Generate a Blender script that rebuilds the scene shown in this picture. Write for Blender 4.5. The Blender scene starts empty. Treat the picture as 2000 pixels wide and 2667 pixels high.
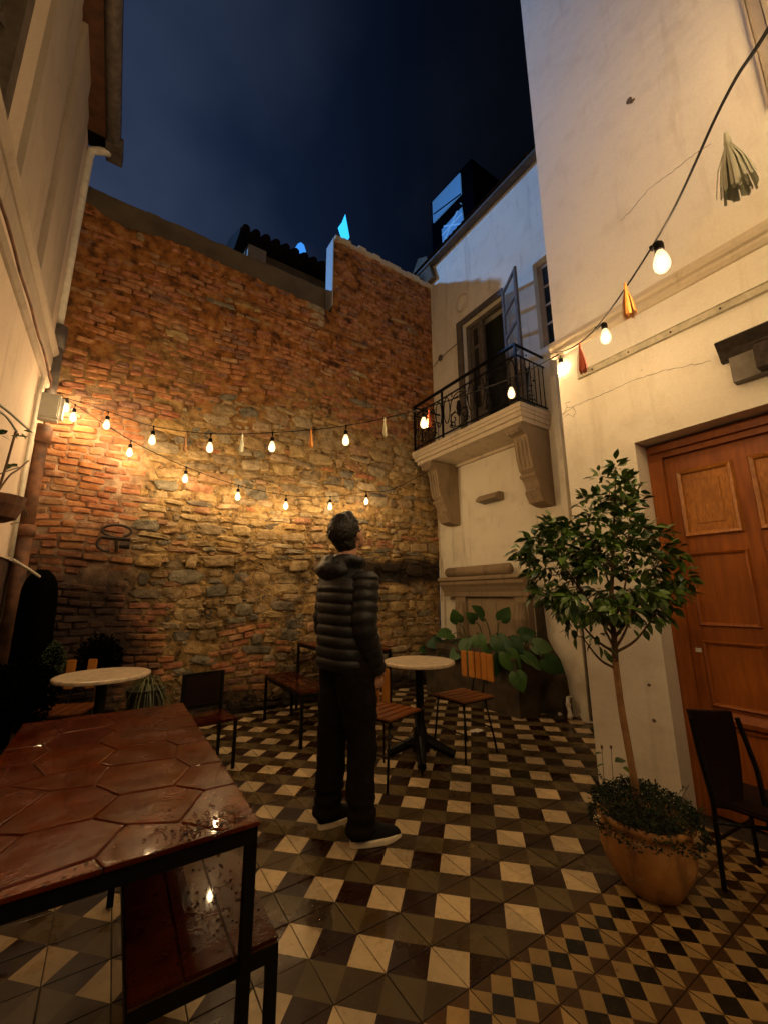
import bpy, math, random
from math import sin, cos, pi, radians
from mathutils import Vector, Matrix, noise
random.seed(11)
S = bpy.context.scene
COL = S.collection

# ------------------------------------------------------------------ camera, world, lights, exposure
F, YAW, PITCH, ROLL = 1056.5, radians(33.135), radians(11.66), radians(-0.29)
CAMP = Vector((-1.1325, -1.2298, 1.2868))
fw = Vector((sin(YAW)*cos(PITCH), cos(YAW)*cos(PITCH), sin(PITCH)))
r0 = Vector((cos(YAW), -sin(YAW), 0)); u0 = r0.cross(fw)
rt = r0*cos(ROLL) + u0*sin(ROLL); up = u0*cos(ROLL) - r0*sin(ROLL)
cam = bpy.data.cameras.new('camera'); co = bpy.data.objects.new('camera', cam); COL.objects.link(co)
cam.sensor_fit = 'VERTICAL'; cam.sensor_height = 24; cam.lens = 24*F/2667
cam.clip_start = .02; cam.clip_end = 500
co.matrix_world = Matrix(((rt.x, up.x, -fw.x, CAMP.x), (rt.y, up.y, -fw.y, CAMP.y), (rt.z, up.z, -fw.z, CAMP.z), (0, 0, 0, 1)))
S.camera = co

SKY_STRENGTH = 1.0
W = bpy.data.worlds.new('World'); S.world = W; W.use_nodes = True
wn, wl = W.node_tree.nodes, W.node_tree.links
bg = wn['Background']; bg.inputs[1].default_value = SKY_STRENGTH
tc = wn.new('ShaderNodeTexCoord'); ns = wn.new('ShaderNodeTexNoise'); ns.inputs['Scale'].default_value = 2.2
ns.inputs['Detail'].default_value = 5; ns.inputs['Roughness'].default_value = .45
cr = wn.new('ShaderNodeValToRGB')
cr.color_ramp.elements[0].position = .34; cr.color_ramp.elements[0].color = (.0060, .0120, .032, 1)
cr.color_ramp.elements[1].position = .66; cr.color_ramp.elements[1].color = (.028, .040, .072, 1)
mp = wn.new('ShaderNodeMapping'); mp.inputs['Location'].default_value = (.35, .1, .2)
wl.new(tc.outputs['Generated'], mp.inputs[0]); wl.new(mp.outputs[0], ns.inputs['Vector'])
dt = wn.new('ShaderNodeVectorMath'); dt.operation = 'DOT_PRODUCT'; dt.inputs[1].default_value = (-.80, .60, -.10)
wl.new(tc.outputs['Generated'], dt.inputs[0])
mr = wn.new('ShaderNodeMapRange'); mr.interpolation_type = 'SMOOTHSTEP'; mr.inputs[1].default_value = -.30; mr.inputs[2].default_value = .45; mr.inputs[3].default_value = .05; mr.inputs[4].default_value = .85
wl.new(dt.outputs['Value'], mr.inputs[0])
ml = wn.new('ShaderNodeVectorMath'); ml.operation = 'SCALE'
wl.new(ns.outputs['Fac'], cr.inputs[0]); wl.new(cr.outputs[0], ml.inputs[0]); wl.new(mr.outputs[0], ml.inputs['Scale']); wl.new(ml.outputs[0], bg.inputs[0])

S.view_settings.view_transform = 'Standard'; S.view_settings.look = 'None'
S.view_settings.exposure = 0.68; S.view_settings.gamma = 1; S.view_settings.use_curve_mapping = False
S.render.engine = 'CYCLES'
S.cycles.use_denoising = True
S.cycles.max_bounces = 6; S.cycles.diffuse_bounces = 4; S.cycles.transparent_max_bounces = 8
S.cycles.sample_clamp_indirect = 4.0
S.cycles.use_light_tree = True

def spot(name, loc, tgt, power, color, size, blend, rad):
    l = bpy.data.lights.new(name, 'SPOT'); l.energy = power; l.color = color; l.spot_size = radians(size)
    l.spot_blend = blend; l.shadow_soft_size = rad
    o = bpy.data.objects.new(name, l); COL.objects.link(o); o.location = loc
    o.rotation_euler = (Vector(tgt)-Vector(loc)).to_track_quat('-Z', 'Y').to_euler(); return o
# an assumed, unseen blue floodlight added behind the left house, whose light falls over the brick wall on the balcony house
spot('assumed_floodlight', (-8, 11.0, 11.75), (3.15, 2.7, 6.9), 4600, (.17, .43, 1.0), 34, 1.0, .25)
BULB = 560.0

# ------------------------------------------------------------------ pixel -> point on a plane (2000x2667 source)
def ray(x, y): return fw + rt*((x-1000)/F) - up*((y-1333.5)/F)
def on(ax, v, x, y):
    d = ray(x, y); return CAMP + d*((v-CAMP[ax])/d[ax])
def facing(P, x, y, dd=0):
    n = Vector((fw.x, fw.y, 0)).normalized(); d = ray(x, y)
    return CAMP + d*(((Vector(P)-CAMP).dot(n)+dd)/d.dot(n))

# ------------------------------------------------------------------ mesh helpers
class MB:
    def __init__(s): s.v = []; s.f = []; s.m = []; s.t = []
    def add(s, vs, fs, m=0, t=0.0):
        b = len(s.v); s.v += [tuple(v) for v in vs]
        for f in fs: s.f.append(tuple(i+b for i in f)); s.m.append(m); s.t.append(t)
    def box(s, a, b, m=0, t=0.0, M=None):
        x0, y0, z0 = a; x1, y1, z1 = b
        vs = [Vector(p) for p in ((x0,y0,z0),(x1,y0,z0),(x1,y1,z0),(x0,y1,z0),(x0,y0,z1),(x1,y0,z1),(x1,y1,z1),(x0,y1,z1))]
        if M: vs = [M @ v for v in vs]
        s.add(vs, [(0,3,2,1),(4,5,6,7),(0,1,5,4),(1,2,6,5),(2,3,7,6),(3,0,4,7)], m, t)
    def tube(s, pts, r, n=8, m=0, t=0.0, cap=True, flat=None):
        pts = [Vector(p) for p in pts]; rs = r if isinstance(r, (list, tuple)) else [r]*len(pts)
        b = len(s.v); pn = None
        for i, p in enumerate(pts):
            d = (pts[min(i+1, len(pts)-1)] - pts[max(i-1, 0)])
            if d.length < 1e-9: d = Vector((0,0,1))
            d.normalize()
            if pn is None:
                a = Vector((0,0,1)) if abs(d.z) < .9 else Vector((1,0,0))
                pn = d.cross(a).normalized()
            pn = (pn - d*pn.dot(d)).normalized(); bn = d.cross(pn)
            for k in range(n):
                a = 2*pi*k/n + (pi/4 if n == 4 else 0)
                s.v.append(tuple(p + (pn*cos(a) + bn*sin(a))*rs[i]))
        for i in range(len(pts)-1):
            for k in range(n):
                q = (b+i*n+k, b+i*n+(k+1) % n, b+(i+1)*n+(k+1) % n, b+(i+1)*n+k)
                s.f.append(q); s.m.append(m); s.t.append(t)
        if cap:
            s.f.append(tuple(b+k for k in reversed(range(n)))); s.m.append(m); s.t.append(t)
            e = b+(len(pts)-1)*n; s.f.append(tuple(e+k for k in range(n))); s.m.append(m); s.t.append(t)
    def lathe(s, prof, n=24, c=(0,0,0), m=0, t=0.0, sx=1, sy=1):
        b = len(s.v)
        for r, z in prof:
            for k in range(n):
                a = 2*pi*k/n; s.v.append((c[0]+r*cos(a)*sx, c[1]+r*sin(a)*sy, c[2]+z))
        for i in range(len(prof)-1):
            for k in range(n):
                s.f.append((b+i*n+k, b+i*n+(k+1) % n, b+(i+1)*n+(k+1) % n, b+(i+1)*n+k)); s.m.append(m); s.t.append(t)
        s.f.append(tuple(b+k for k in reversed(range(n)))); s.m.append(m); s.t.append(t)
        e = b+(len(prof)-1)*n; s.f.append(tuple(e+k for k in range(n))); s.m.append(m); s.t.append(t)
    def loft(s, rings, m=0, t=0.0, cap=True):
        b = len(s.v); n = len(rings[0])
        for r in rings: s.v += [tuple(p) for p in r]
        for i in range(len(rings)-1):
            for k in range(n):
                s.f.append((b+i*n+k, b+i*n+(k+1) % n, b+(i+1)*n+(k+1) % n, b+(i+1)*n+k)); s.m.append(m); s.t.append(t)
        if cap:
            s.f.append(tuple(b+k for k in reversed(range(n)))); s.m.append(m); s.t.append(t)
            e = b+(len(rings)-1)*n; s.f.append(tuple(e+k for k in range(n))); s.m.append(m); s.t.append(t)
    def prism(s, poly, axis, a, b_, m=0, t=0.0):
        """poly: 2-D points in the plane across `axis`; extruded from a to b_"""
        def P(p, v):
            q = [0, 0, 0]; o = [i for i in range(3) if i != axis]; q[o[0]] = p[0]; q[o[1]] = p[1]; q[axis] = v; return q
        n = len(poly)
        s.add([P(p, a) for p in poly]+[P(p, b_) for p in poly],
              [tuple(reversed(range(n))), tuple(range(n, 2*n))]+[(i, (i+1) % n, n+(i+1) % n, n+i) for i in range(n)], m, t)
    def ball(s, c, r, n=12, k=8, m=0, t=0.0, M=None):
        c = Vector(c); rr = r if isinstance(r, (tuple, list)) else (r, r, r)
        b = len(s.v)
        for i in range(1, k):
            a = pi*i/k
            for j in range(n):
                q = Vector((rr[0]*sin(a)*cos(2*pi*j/n), rr[1]*sin(a)*sin(2*pi*j/n), rr[2]*cos(a)))
                if M: q = M @ q
                s.v.append(tuple(c+q))
        q0 = Vector((0,0,rr[2])); q1 = -q0
        if M: q0 = M @ q0; q1 = M @ q1
        s.v.append(tuple(c+q0)); s.v.append(tuple(c+q1)); T, B = len(s.v)-2, len(s.v)-1
        for i in range(k-2):
            for j in range(n):
                s.f.append((b+i*n+j, b+(i+1)*n+j, b+(i+1)*n+(j+1) % n, b+i*n+(j+1) % n)); s.m.append(m); s.t.append(t)
        for j in range(n):
            s.f.append((T, b+j, b+(j+1) % n)); s.m.append(m); s.t.append(t)
            e = b+(k-2)*n; s.f.append((B, e+(j+1) % n, e+j)); s.m.append(m); s.t.append(t)
    def mesh(s, name, mats, smooth=False, tint=False, normals=False):
        me = bpy.data.meshes.new(name); me.from_pydata(s.v, [], s.f)
        for m in (mats if isinstance(mats, (list, tuple)) else [mats]): me.materials.append(m)
        if any(s.m): me.polygons.foreach_set('material_index', s.m)
        if smooth: me.polygons.foreach_set('use_smooth', [True]*len(s.f))
        if tint:
            a = me.attributes.new('tint', 'FLOAT', 'FACE'); a.data.foreach_set('value', s.t)
        if normals:
            import bmesh
            bm = bmesh.new(); bm.from_mesh(me); bmesh.ops.recalc_face_normals(bm, faces=bm.faces); bm.to_mesh(me); bm.free()
        me.update(); return me

def link(name, data, parent=None, local=False, kind=None, label=None):
    o = bpy.data.objects.new(name, data); COL.objects.link(o)
    if parent is not None:
        o.parent = parent
        if not local and parent.type == 'EMPTY': o.matrix_parent_inverse = Matrix.Translation(-parent.location)
    if kind: o['kind'] = kind
    if label: o['label'] = label
    return o
def part(name, mb, mat, parent, smooth=False, local=False, kind=None, label=None, tint=False, normals=True):
    return link(name, mb.mesh(name, mat, smooth, tint, normals), parent, local, kind, label)
def thing(name, label, cat, loc=(0,0,0), group=None, rz=0):
    o = bpy.data.objects.new(name, None); COL.objects.link(o); o.location = loc; o.rotation_euler.z = rz
    o.empty_display_size = .1
    o['label'] = label; o['category'] = cat
    if group: o['group'] = group
    return o
def tag(o, label, cat, group=None):
    o['label'] = label; o['category'] = cat
    if group: o['group'] = group
    return o
def copy_tree(o, parent=None):
    c = o.copy(); COL.objects.link(c)
    if parent is not None: c.parent = parent
    for ch in list(o.children): copy_tree(ch, c)
    return c
def shade_sharp(o, ang=35):
    pass

# ------------------------------------------------------------------ materials
def nodes(name):
    m = bpy.data.materials.new(name); m.use_nodes = True
    return m, m.node_tree.nodes, m.node_tree.links, m.node_tree.nodes['Principled BSDF']
def coords(N, L, scale=(1,1,1)):
    t = N.new('ShaderNodeTexCoord'); g = N.new('ShaderNodeNewGeometry'); p = N.new('ShaderNodeMapping')
    p.inputs['Scale'].default_value = scale; L.new(g.outputs['Position'], p.inputs[0]); return p.outputs[0]
def nz(N, L, vec, scale, detail=4, rough=.55):
    n = N.new('ShaderNodeTexNoise'); n.inputs['Scale'].default_value = scale; n.inputs['Detail'].default_value = detail
    n.inputs['Roughness'].default_value = rough; L.new(vec, n.inputs['Vector']); return n.outputs['Fac']
def ramp(N, L, fac, stops, interp='LINEAR'):
    r = N.new('ShaderNodeValToRGB'); e = r.color_ramp.elements; r.color_ramp.interpolation = interp
    while len(e) < len(stops): e.new(.5)
    for i, (p, c) in enumerate(stops):
        e[i].position = p; e[i].color = (*c, 1) if len(c) == 3 else c
    L.new(fac, r.inputs[0]); return r.outputs[0]
def mix(N, L, fac, a, b, typ='MIX'):
    m = N.new('ShaderNodeMix'); m.data_type = 'RGBA'; m.blend_type = typ
    for i, v in ((0, fac), (6, a), (7, b)):
        if hasattr(v, 'is_output') or hasattr(v, 'node'): L.new(v, m.inputs[i])
        else: m.inputs[i].default_value = v if i == 0 else (*v, 1)
    return m.outputs[2]
def bump(N, L, h, bs, dist=.01, strength=.6, prev=None):
    b = N.new('ShaderNodeBump'); b.inputs['Distance'].default_value = dist; b.inputs['Strength'].default_value = strength
    L.new(h, b.inputs['Height'])
    if prev is not None: L.new(prev, b.inputs['Normal'])
    if bs is not None: L.new(b.outputs[0], bs.inputs['Normal'])
    return b.outputs[0]
def plain(name, c, rough=.6, metal=0, var=.25, sc=30, b=.0, spec=.5, coat=0):
    m, N, L, P = nodes(name); v = coords(N, L); f = nz(N, L, v, sc)
    col = ramp(N, L, f, [(.3, tuple(x*(1-var) for x in c)), (.7, tuple(min(1, x*(1+var)) for x in c))])
    L.new(col, P.inputs['Base Color']); P.inputs['Roughness'].default_value = rough; P.inputs['Metallic'].default_value = metal
    P.inputs['Specular IOR Level'].default_value = spec; P.inputs['Coat Weight'].default_value = coat
    if b: bump(N, L, nz(N, L, v, sc*2), P, .004, b)
    return m
def plaster(name, base, stain, dirt, drip=.5, rough=.85):
    m, N, L, P = nodes(name); v = coords(N, L)
    big = nz(N, L, v, .9, 5); mid = nz(N, L, v, 4.5, 6, .6); fine = nz(N, L, v, 60, 3)
    c = mix(N, L, ramp(N, L, big, [(.3, (0,0,0)), (.75, (1,1,1))]), base, stain)
    c = mix(N, L, ramp(N, L, mid, [(.52, (0,0,0)), (.85, (.42,.42,.42))]), c, dirt)
    vd = coords(N, L, (7, 7, .7)); d = nz(N, L, vd, 1.0, 5, .65)
    c = mix(N, L, ramp(N, L, d, [(.56, (0,0,0)), (.74, (drip, drip, drip))]), c, dirt)
    sp = N.new('ShaderNodeTexVoronoi'); sp.inputs['Scale'].default_value = 3.1; L.new(v, sp.inputs['Vector'])
    c = mix(N, L, ramp(N, L, sp.outputs['Distance'], [(.0, (.7,.7,.7)), (.035, (0,0,0))]), c, tuple(x*.45 for x in dirt))
    c = mix(N, L, ramp(N, L, fine, [(.3, (0,0,0)), (.8, (.22,.22,.22))]), c, dirt)
    L.new(c, P.inputs['Base Color']); P.inputs['Roughness'].default_value = rough
    n1 = bump(N, L, nz(N, L, v, 2.2, 3), None, .05, .5); n2 = bump(N, L, mid, None, .012, .5, n1)
    bump(N, L, nz(N, L, v, 95, 4), P, .002, .7, n2)
    return m
def stain_and_shade(N, L, v, c):
    # stains of the old wall plus shade painted in: low left corner, foot of the wall, a dark band right of the man
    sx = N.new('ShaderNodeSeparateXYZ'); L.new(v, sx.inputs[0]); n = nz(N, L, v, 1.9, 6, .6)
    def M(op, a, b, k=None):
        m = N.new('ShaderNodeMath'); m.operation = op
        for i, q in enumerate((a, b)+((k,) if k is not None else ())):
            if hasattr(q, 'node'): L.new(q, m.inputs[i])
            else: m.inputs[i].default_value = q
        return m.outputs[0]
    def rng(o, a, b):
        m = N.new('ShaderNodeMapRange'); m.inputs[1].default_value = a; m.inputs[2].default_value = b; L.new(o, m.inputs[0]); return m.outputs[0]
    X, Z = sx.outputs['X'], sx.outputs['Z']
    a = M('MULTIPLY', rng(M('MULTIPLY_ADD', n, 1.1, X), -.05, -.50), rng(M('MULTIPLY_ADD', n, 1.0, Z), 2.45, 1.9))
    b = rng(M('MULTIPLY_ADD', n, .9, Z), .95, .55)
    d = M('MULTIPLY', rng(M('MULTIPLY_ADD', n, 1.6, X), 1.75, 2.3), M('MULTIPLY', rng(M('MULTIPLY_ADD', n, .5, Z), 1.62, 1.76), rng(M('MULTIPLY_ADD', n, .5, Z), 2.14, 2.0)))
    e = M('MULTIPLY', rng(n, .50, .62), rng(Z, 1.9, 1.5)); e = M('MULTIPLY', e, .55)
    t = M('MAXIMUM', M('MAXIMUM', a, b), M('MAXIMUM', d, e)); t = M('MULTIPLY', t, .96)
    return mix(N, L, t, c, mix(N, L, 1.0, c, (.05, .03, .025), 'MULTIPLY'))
def varied(name, stops, nscale=14, rough=.85, bumps=((18, .012, .8), (70, .004, .8)), blotch=None):
    """a material whose colour differs from piece to piece (object random + stored tint)"""
    m, N, L, P = nodes(name); v = coords(N, L)
    oi = N.new('ShaderNodeObjectInfo'); at = N.new('ShaderNodeAttribute'); at.attribute_name = 'tint'
    a = N.new('ShaderNodeMath'); a.operation = 'ADD'; L.new(oi.outputs['Random'], a.inputs[0]); L.new(at.outputs['Fac'], a.inputs[1])
    f = N.new('ShaderNodeMath'); f.operation = 'FRACT'; L.new(a.outputs[0], f.inputs[0])
    c = ramp(N, L, f.outputs[0], stops)
    n = nz(N, L, v, nscale, 6, .65)
    c = mix(N, L, ramp(N, L, n, [(.3, (0,0,0)), (.75, (1,1,1))]), mix(N, L, 1.0, c, (.45,.42,.4), 'MULTIPLY'), mix(N, L, .25, c, (.8,.65,.5), 'SCREEN'))
    if blotch:
        nb = nz(N, L, v, 1.6, 4); c = mix(N, L, ramp(N, L, nb, [(.5, (0,0,0)), (.7, (.5,.5,.5))]), c, blotch)
        nc = nz(N, L, v, 24, 4, .7); c = mix(N, L, ramp(N, L, nc, [(.62, (0,0,0)), (.74, (.35,.35,.35))]), c, (.40,.29,.18))
    c = stain_and_shade(N, L, v, c)
    L.new(c, P.inputs['Base Color']); P.inputs['Roughness'].default_value = rough
    prev = None
    for i, (s_, d_, k_) in enumerate(bumps):
        prev = bump(N, L, nz(N, L, v, s_, 5, .65), P if i == len(bumps)-1 else None, d_, k_, prev)
    return m
def emit(name, c, s):
    m, N, L, P = nodes(name); P.inputs['Base Color'].default_value = (*c, 1)
    P.inputs['Emission Color'].default_value = (*c, 1); P.inputs['Emission Strength'].default_value = s; return m

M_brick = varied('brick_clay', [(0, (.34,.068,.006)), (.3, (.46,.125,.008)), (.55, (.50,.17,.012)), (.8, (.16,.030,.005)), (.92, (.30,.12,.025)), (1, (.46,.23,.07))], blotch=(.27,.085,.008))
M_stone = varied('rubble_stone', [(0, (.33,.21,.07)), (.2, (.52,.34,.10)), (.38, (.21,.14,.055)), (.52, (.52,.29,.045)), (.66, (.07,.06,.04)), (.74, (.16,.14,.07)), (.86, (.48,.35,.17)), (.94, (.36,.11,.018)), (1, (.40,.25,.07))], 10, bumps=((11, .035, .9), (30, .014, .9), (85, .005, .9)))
def mortar():
    m, N, L, P = nodes('lime_mortar'); v = coords(N, L)
    c = ramp(N, L, nz(N, L, v, 9, 7, .7), [(.36, (.06,.03,.010)), (.48, (.26,.155,.05)), (.64, (.50,.34,.14))])
    sx = N.new('ShaderNodeSeparateXYZ'); L.new(v, sx.inputs[0])
    a = N.new('ShaderNodeMath'); a.operation = 'MULTIPLY_ADD'; L.new(nz(N, L, v, 1.2, 4), a.inputs[0]); a.inputs[1].default_value = 3.0; L.new(sx.outputs['Z'], a.inputs[2])
    c = mix(N, L, ramp(N, L, a.outputs[0], [(0, (0,0,0)), (1, (1,1,1))]), c, c)
    mr = N.new('ShaderNodeMapRange'); mr.inputs[1].default_value = 4.9; mr.inputs[2].default_value = 6.0; L.new(a.outputs[0], mr.inputs[0])
    c = mix(N, L, mr.outputs[0], c, ramp(N, L, nz(N, L, v, 7, 6, .65), [(.36, (.05,.015,.003)), (.52, (.30,.105,.014)), (.72, (.48,.24,.07))]))
    ml = N.new('ShaderNodeMapRange'); ml.inputs[1].default_value = -.85; ml.inputs[2].default_value = -1.15; L.new(sx.outputs['X'], ml.inputs[0])
    mz = N.new('ShaderNodeMapRange'); mz.inputs[1].default_value = 3.6; mz.inputs[2].default_value = 3.2; L.new(sx.outputs['Z'], mz.inputs[0])
    mm = N.new('ShaderNodeMath'); mm.operation = 'MULTIPLY'; L.new(ml.outputs[0], mm.inputs[0]); L.new(mz.outputs[0], mm.inputs[1])
    c = mix(N, L, mm.outputs[0], c, ramp(N, L, nz(N, L, v, 8, 5, .6), [(.36, (.20,.11,.06)), (.62, (.50,.34,.22))]))
    c = stain_and_shade(N, L, v, c)
    L.new(c, P.inputs['Base Color']); P.inputs['Roughness'].default_value = .95
    n1 = bump(N, L, nz(N, L, v, 17, 7, .75), None, .03, 1.0); bump(N, L, nz(N, L, v, 85, 4), P, .005, .9, n1); return m
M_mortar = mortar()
M_cream = plaster('cream_plaster', (.76,.69,.55), (.70,.63,.50), (.44,.35,.23), .4)
M_balc = plaster('weathered_plaster', (.76,.69,.54), (.62,.56,.43), (.32,.26,.17), .7)
M_leftw = plaster('pink_plaster', (.66,.53,.41), (.56,.45,.34), (.30,.21,.13), .45)
M_leftt = plaster('trim_plaster', (.38,.31,.24), (.29,.235,.18), (.15,.11,.07), .5)
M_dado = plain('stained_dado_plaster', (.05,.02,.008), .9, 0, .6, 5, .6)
M_rend = plain('grey_brown_render', (.105,.076,.042), .9, 0, .3, 3, .4)
M_stonec = plaster('carved_stone', (.30,.215,.125), (.22,.155,.09), (.075,.05,.028), .8)
M_basin = plain('mossy_basin_stone', (.050,.034,.017), .85, 0, .6, 6, .8)
M_mould = plaster('moulding_paint', (.60,.50,.35), (.52,.43,.30), (.24,.17,.11), .6)
M_blackm = plain('black_painted_steel', (.0025,.002,.002), .5, .0, .4, 40, spec=.25)
M_iron = plain('rusty_wrought_iron', (.03,.019,.012), .6, .5, .5, 40, .4)
M_rust = plain('rusted_cast_iron', (.13,.055,.025), .8, .2, .7, 8, .7)
M_rubber = plain('black_rubber_cable', (.006,.005,.005), .8, 0, .2, 60, spec=.15)
M_tinm = plain('painted_rail', (.50,.44,.30), .4, .15, .25, 25, .1)
M_greyp = plain('grey_plastic_box', (.38,.36,.30), .5, 0, .1, 20)
M_white = plain('white_plastic', (.62,.57,.46), .45, 0, .15, 15)
M_darkw = plain('dark_painted_timber', (.075,.055,.038), .6, 0, .4, 12, .3)
M_greyw = plain('grey_shutter_timber', (.085,.068,.05), .65, 0, .4, 14, .3)
M_soffit = plain('brown_eave_boards', (.085,.032,.012), .7, 0, .4, 10, .3)
M_gutter = plain('weathered_gutter', (.12,.10,.085), .6, .2, .4, 16, .4)
M_night = plain('unlit_building', (.0025,.003,.0045), 1, 0, .2, 3, spec=0)
M_rooft = plain('roof_tiles_unlit', (.012,.008,.006), .95, 0, .5, 14, .6, spec=.1)
M_inside = plain('unlit_interior', (.010,.012,.007), .9, 0, .3, 4)
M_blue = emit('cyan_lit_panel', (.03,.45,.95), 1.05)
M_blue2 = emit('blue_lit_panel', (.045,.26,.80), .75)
M_blue3 = emit('blue_lit_window', (.035,.12,.28), .55)
M_marble = plain('pale_marble', (.58,.46,.32), .28, 0, .25, 22)
M_pot = None

def wood(name, a, b, rough=.45, sc=(2, 2, 30), coat=0.0, spec=.5):
    m, N, L, P = nodes(name); t = N.new('ShaderNodeTexCoord'); p = N.new('ShaderNodeMapping'); p.inputs['Scale'].default_value = sc
    L.new(t.outputs['Object'], p.inputs[0]); f = nz(N, L, p.outputs[0], 3, 7, .6)
    v = coords(N, L); g = nz(N, L, v, 3.5, 3)
    c = ramp(N, L, f, [(.3, a), (.7, b)]); c = mix(N, L, ramp(N, L, g, [(.4, (0,0,0)), (.7, (.6,.6,.6))]), c, tuple(x*.6 for x in a))
    oi = N.new('ShaderNodeObjectInfo'); c = mix(N, L, ramp(N, L, oi.outputs['Random'], [(0, (0,0,0)), (1, (.3,.3,.3))]), c, b)
    L.new(c, P.inputs['Base Color']); P.inputs['Roughness'].default_value = rough; P.inputs['Coat Weight'].default_value = coat
    P.inputs['Coat Roughness'].default_value = .15; P.inputs['Specular IOR Level'].default_value = spec
    bump(N, L, f, P, .002, .5); return m
M_door = wood('varnished_door_wood', (.16,.034,.003), (.38,.105,.008), .45, (14, 14, 1.2))
M_panel = wood('peeling_door_wood', (.20,.055,.005), (.56,.22,.035), .42, (30, 30, 7))
M_slat = wood('orange_slat_wood', (.42,.15,.025), (.62,.26,.05), .4, (14, 2, 2))
M_seat = wood('dark_slat_wood', (.13,.035,.008), (.24,.075,.015), .4, (2, 14, 2))
M_dark_seat = wood('dark_red_chair_wood', (.009,.0022,.0012), (.016,.004,.002), .7, spec=.2)

# wet terracotta
def wet_terracotta(name, c0, c1, dark):
    m, N, L, P = nodes(name); v = coords(N, L)
    oi = N.new('ShaderNodeObjectInfo')
    c = ramp(N, L, oi.outputs['Random'], [(0, c0), (1, c1)])
    f = nz(N, L, v, 7, 5, .6); c = mix(N, L, ramp(N, L, f, [(.35, (0,0,0)), (.7, (.8,.8,.8))]), c, dark)
    L.new(c, P.inputs['Base Color'])
    r = ramp(N, L, nz(N, L, v, 9, 3), [(.35, (.10,)*3), (.7, (.32,)*3)]); L.new(r, P.inputs['Roughness'])
    P.inputs['Specular IOR Level'].default_value = .06; P.inputs['Coat Weight'].default_value = .32; P.inputs['Coat Roughness'].default_value = .05
    vo = N.new('ShaderNodeTexVoronoi'); vo.inputs['Scale'].default_value = 120; L.new(v, vo.inputs['Vector'])
    n1 = bump(N, L, nz(N, L, v, 8, 3), None, .012, .3); n2 = bump(N, L, vo.outputs['Distance'], None, .0012, .2, n1)
    bump(N, L, nz(N, L, v, 70, 4), P, .002, .4, n2); return m
M_terra = wet_terracotta('wet_terracotta', (.075,.0085,.0009), (.110,.020,.0016), (.028,.003,.0006))
M_grout = plain('wet_grout', (.10,.035,.012), .15, 0, .4, 30, .5)
M_bench = wet_terracotta('wet_red_board', (.036,.005,.0015), (.055,.009,.002), (.014,.002,.001))
def glassy(name):
    m, N, L, P = nodes(name); P.inputs['Base Color'].default_value = (.9,.9,.9,1); P.inputs['Roughness'].default_value = .03
    P.inputs['Transmission Weight'].default_value = 1.0; P.inputs['IOR'].default_value = 1.33; return m
M_water = glassy('water_drop')

# floor tile colours
def cement(name, c, rough=.42):
    m, N, L, P = nodes(name); v = coords(N, L)
    oi = N.new('ShaderNodeObjectInfo'); at = N.new('ShaderNodeAttribute'); at.attribute_name = 'tint'
    a = N.new('ShaderNodeMath'); a.operation = 'ADD'; L.new(oi.outputs['Random'], a.inputs[0]); L.new(at.outputs['Fac'], a.inputs[1])
    f = N.new('ShaderNodeMath'); f.operation = 'FRACT'; L.new(a.outputs[0], f.inputs[0])
    b = ramp(N, L, f.outputs[0], [(0, (.72,.72,.72)), (1, (1.1,1.08,1.0))])
    k = mix(N, L, 1.0, b, c, 'MULTIPLY')
    n = nz(N, L, v, 5, 6, .65); k = mix(N, L, ramp(N, L, n, [(.42, (0,0,0)), (.75, (.62,.62,.62))]), k, tuple(x*.42 for x in c))
    nw = nz(N, L, v, 1.1, 5, .6); k = mix(N, L, ramp(N, L, nw, [(.45, (0,0,0)), (.65, (.25,.25,.25))]), k, (.055,.034,.016))
    sp = N.new('ShaderNodeTexVoronoi'); sp.inputs['Scale'].default_value = 9; L.new(v, sp.inputs['Vector']); k = mix(N, L, ramp(N, L, sp.outputs['Distance'], [(.0, (.9,.9,.9)), (.07, (0,0,0))]), k, (.035,.015,.006))
    n2 = nz(N, L, v, 45, 4, .7); k = mix(N, L, ramp(N, L, n2, [(.55, (0,0,0)), (.75, (.4,.4,.4))]), k, (.12,.075,.03))
    L.new(k, P.inputs['Base Color'])
    r = ramp(N, L, nz(N, L, v, 2.6, 5, .6), [(.40, (.16,)*3), (.52, (rough,)*3), (.68, (rough+.2,)*3)]); L.new(r, P.inputs['Roughness'])
    P.inputs['Specular IOR Level'].default_value = .34
    bump(N, L, nz(N, L, v, 60, 4), P, .0015, .5, bump(N, L, nz(N, L, v, 9, 3), None, .004, .35)); return m
T_light = cement('cement_cream', (.62,.47,.27)); T_dark = cement('cement_maroon', (.022,.0055,.002))
T_olive = cement('cement_olive', (.125,.090,.038)); T_brown = cement('cement_brown', (.068,.041,.016))
T_black = cement('cement_black', (.0012,.001,.001)); T_lbrown = cement('cement_tan', (.075,.034,.010)); T_cream2 = cement('cement_straw', (.40,.26,.10))
M_joint = plain('dark_floor_joint', (.035,.022,.012), .7, 0, .5, 30)

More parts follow.
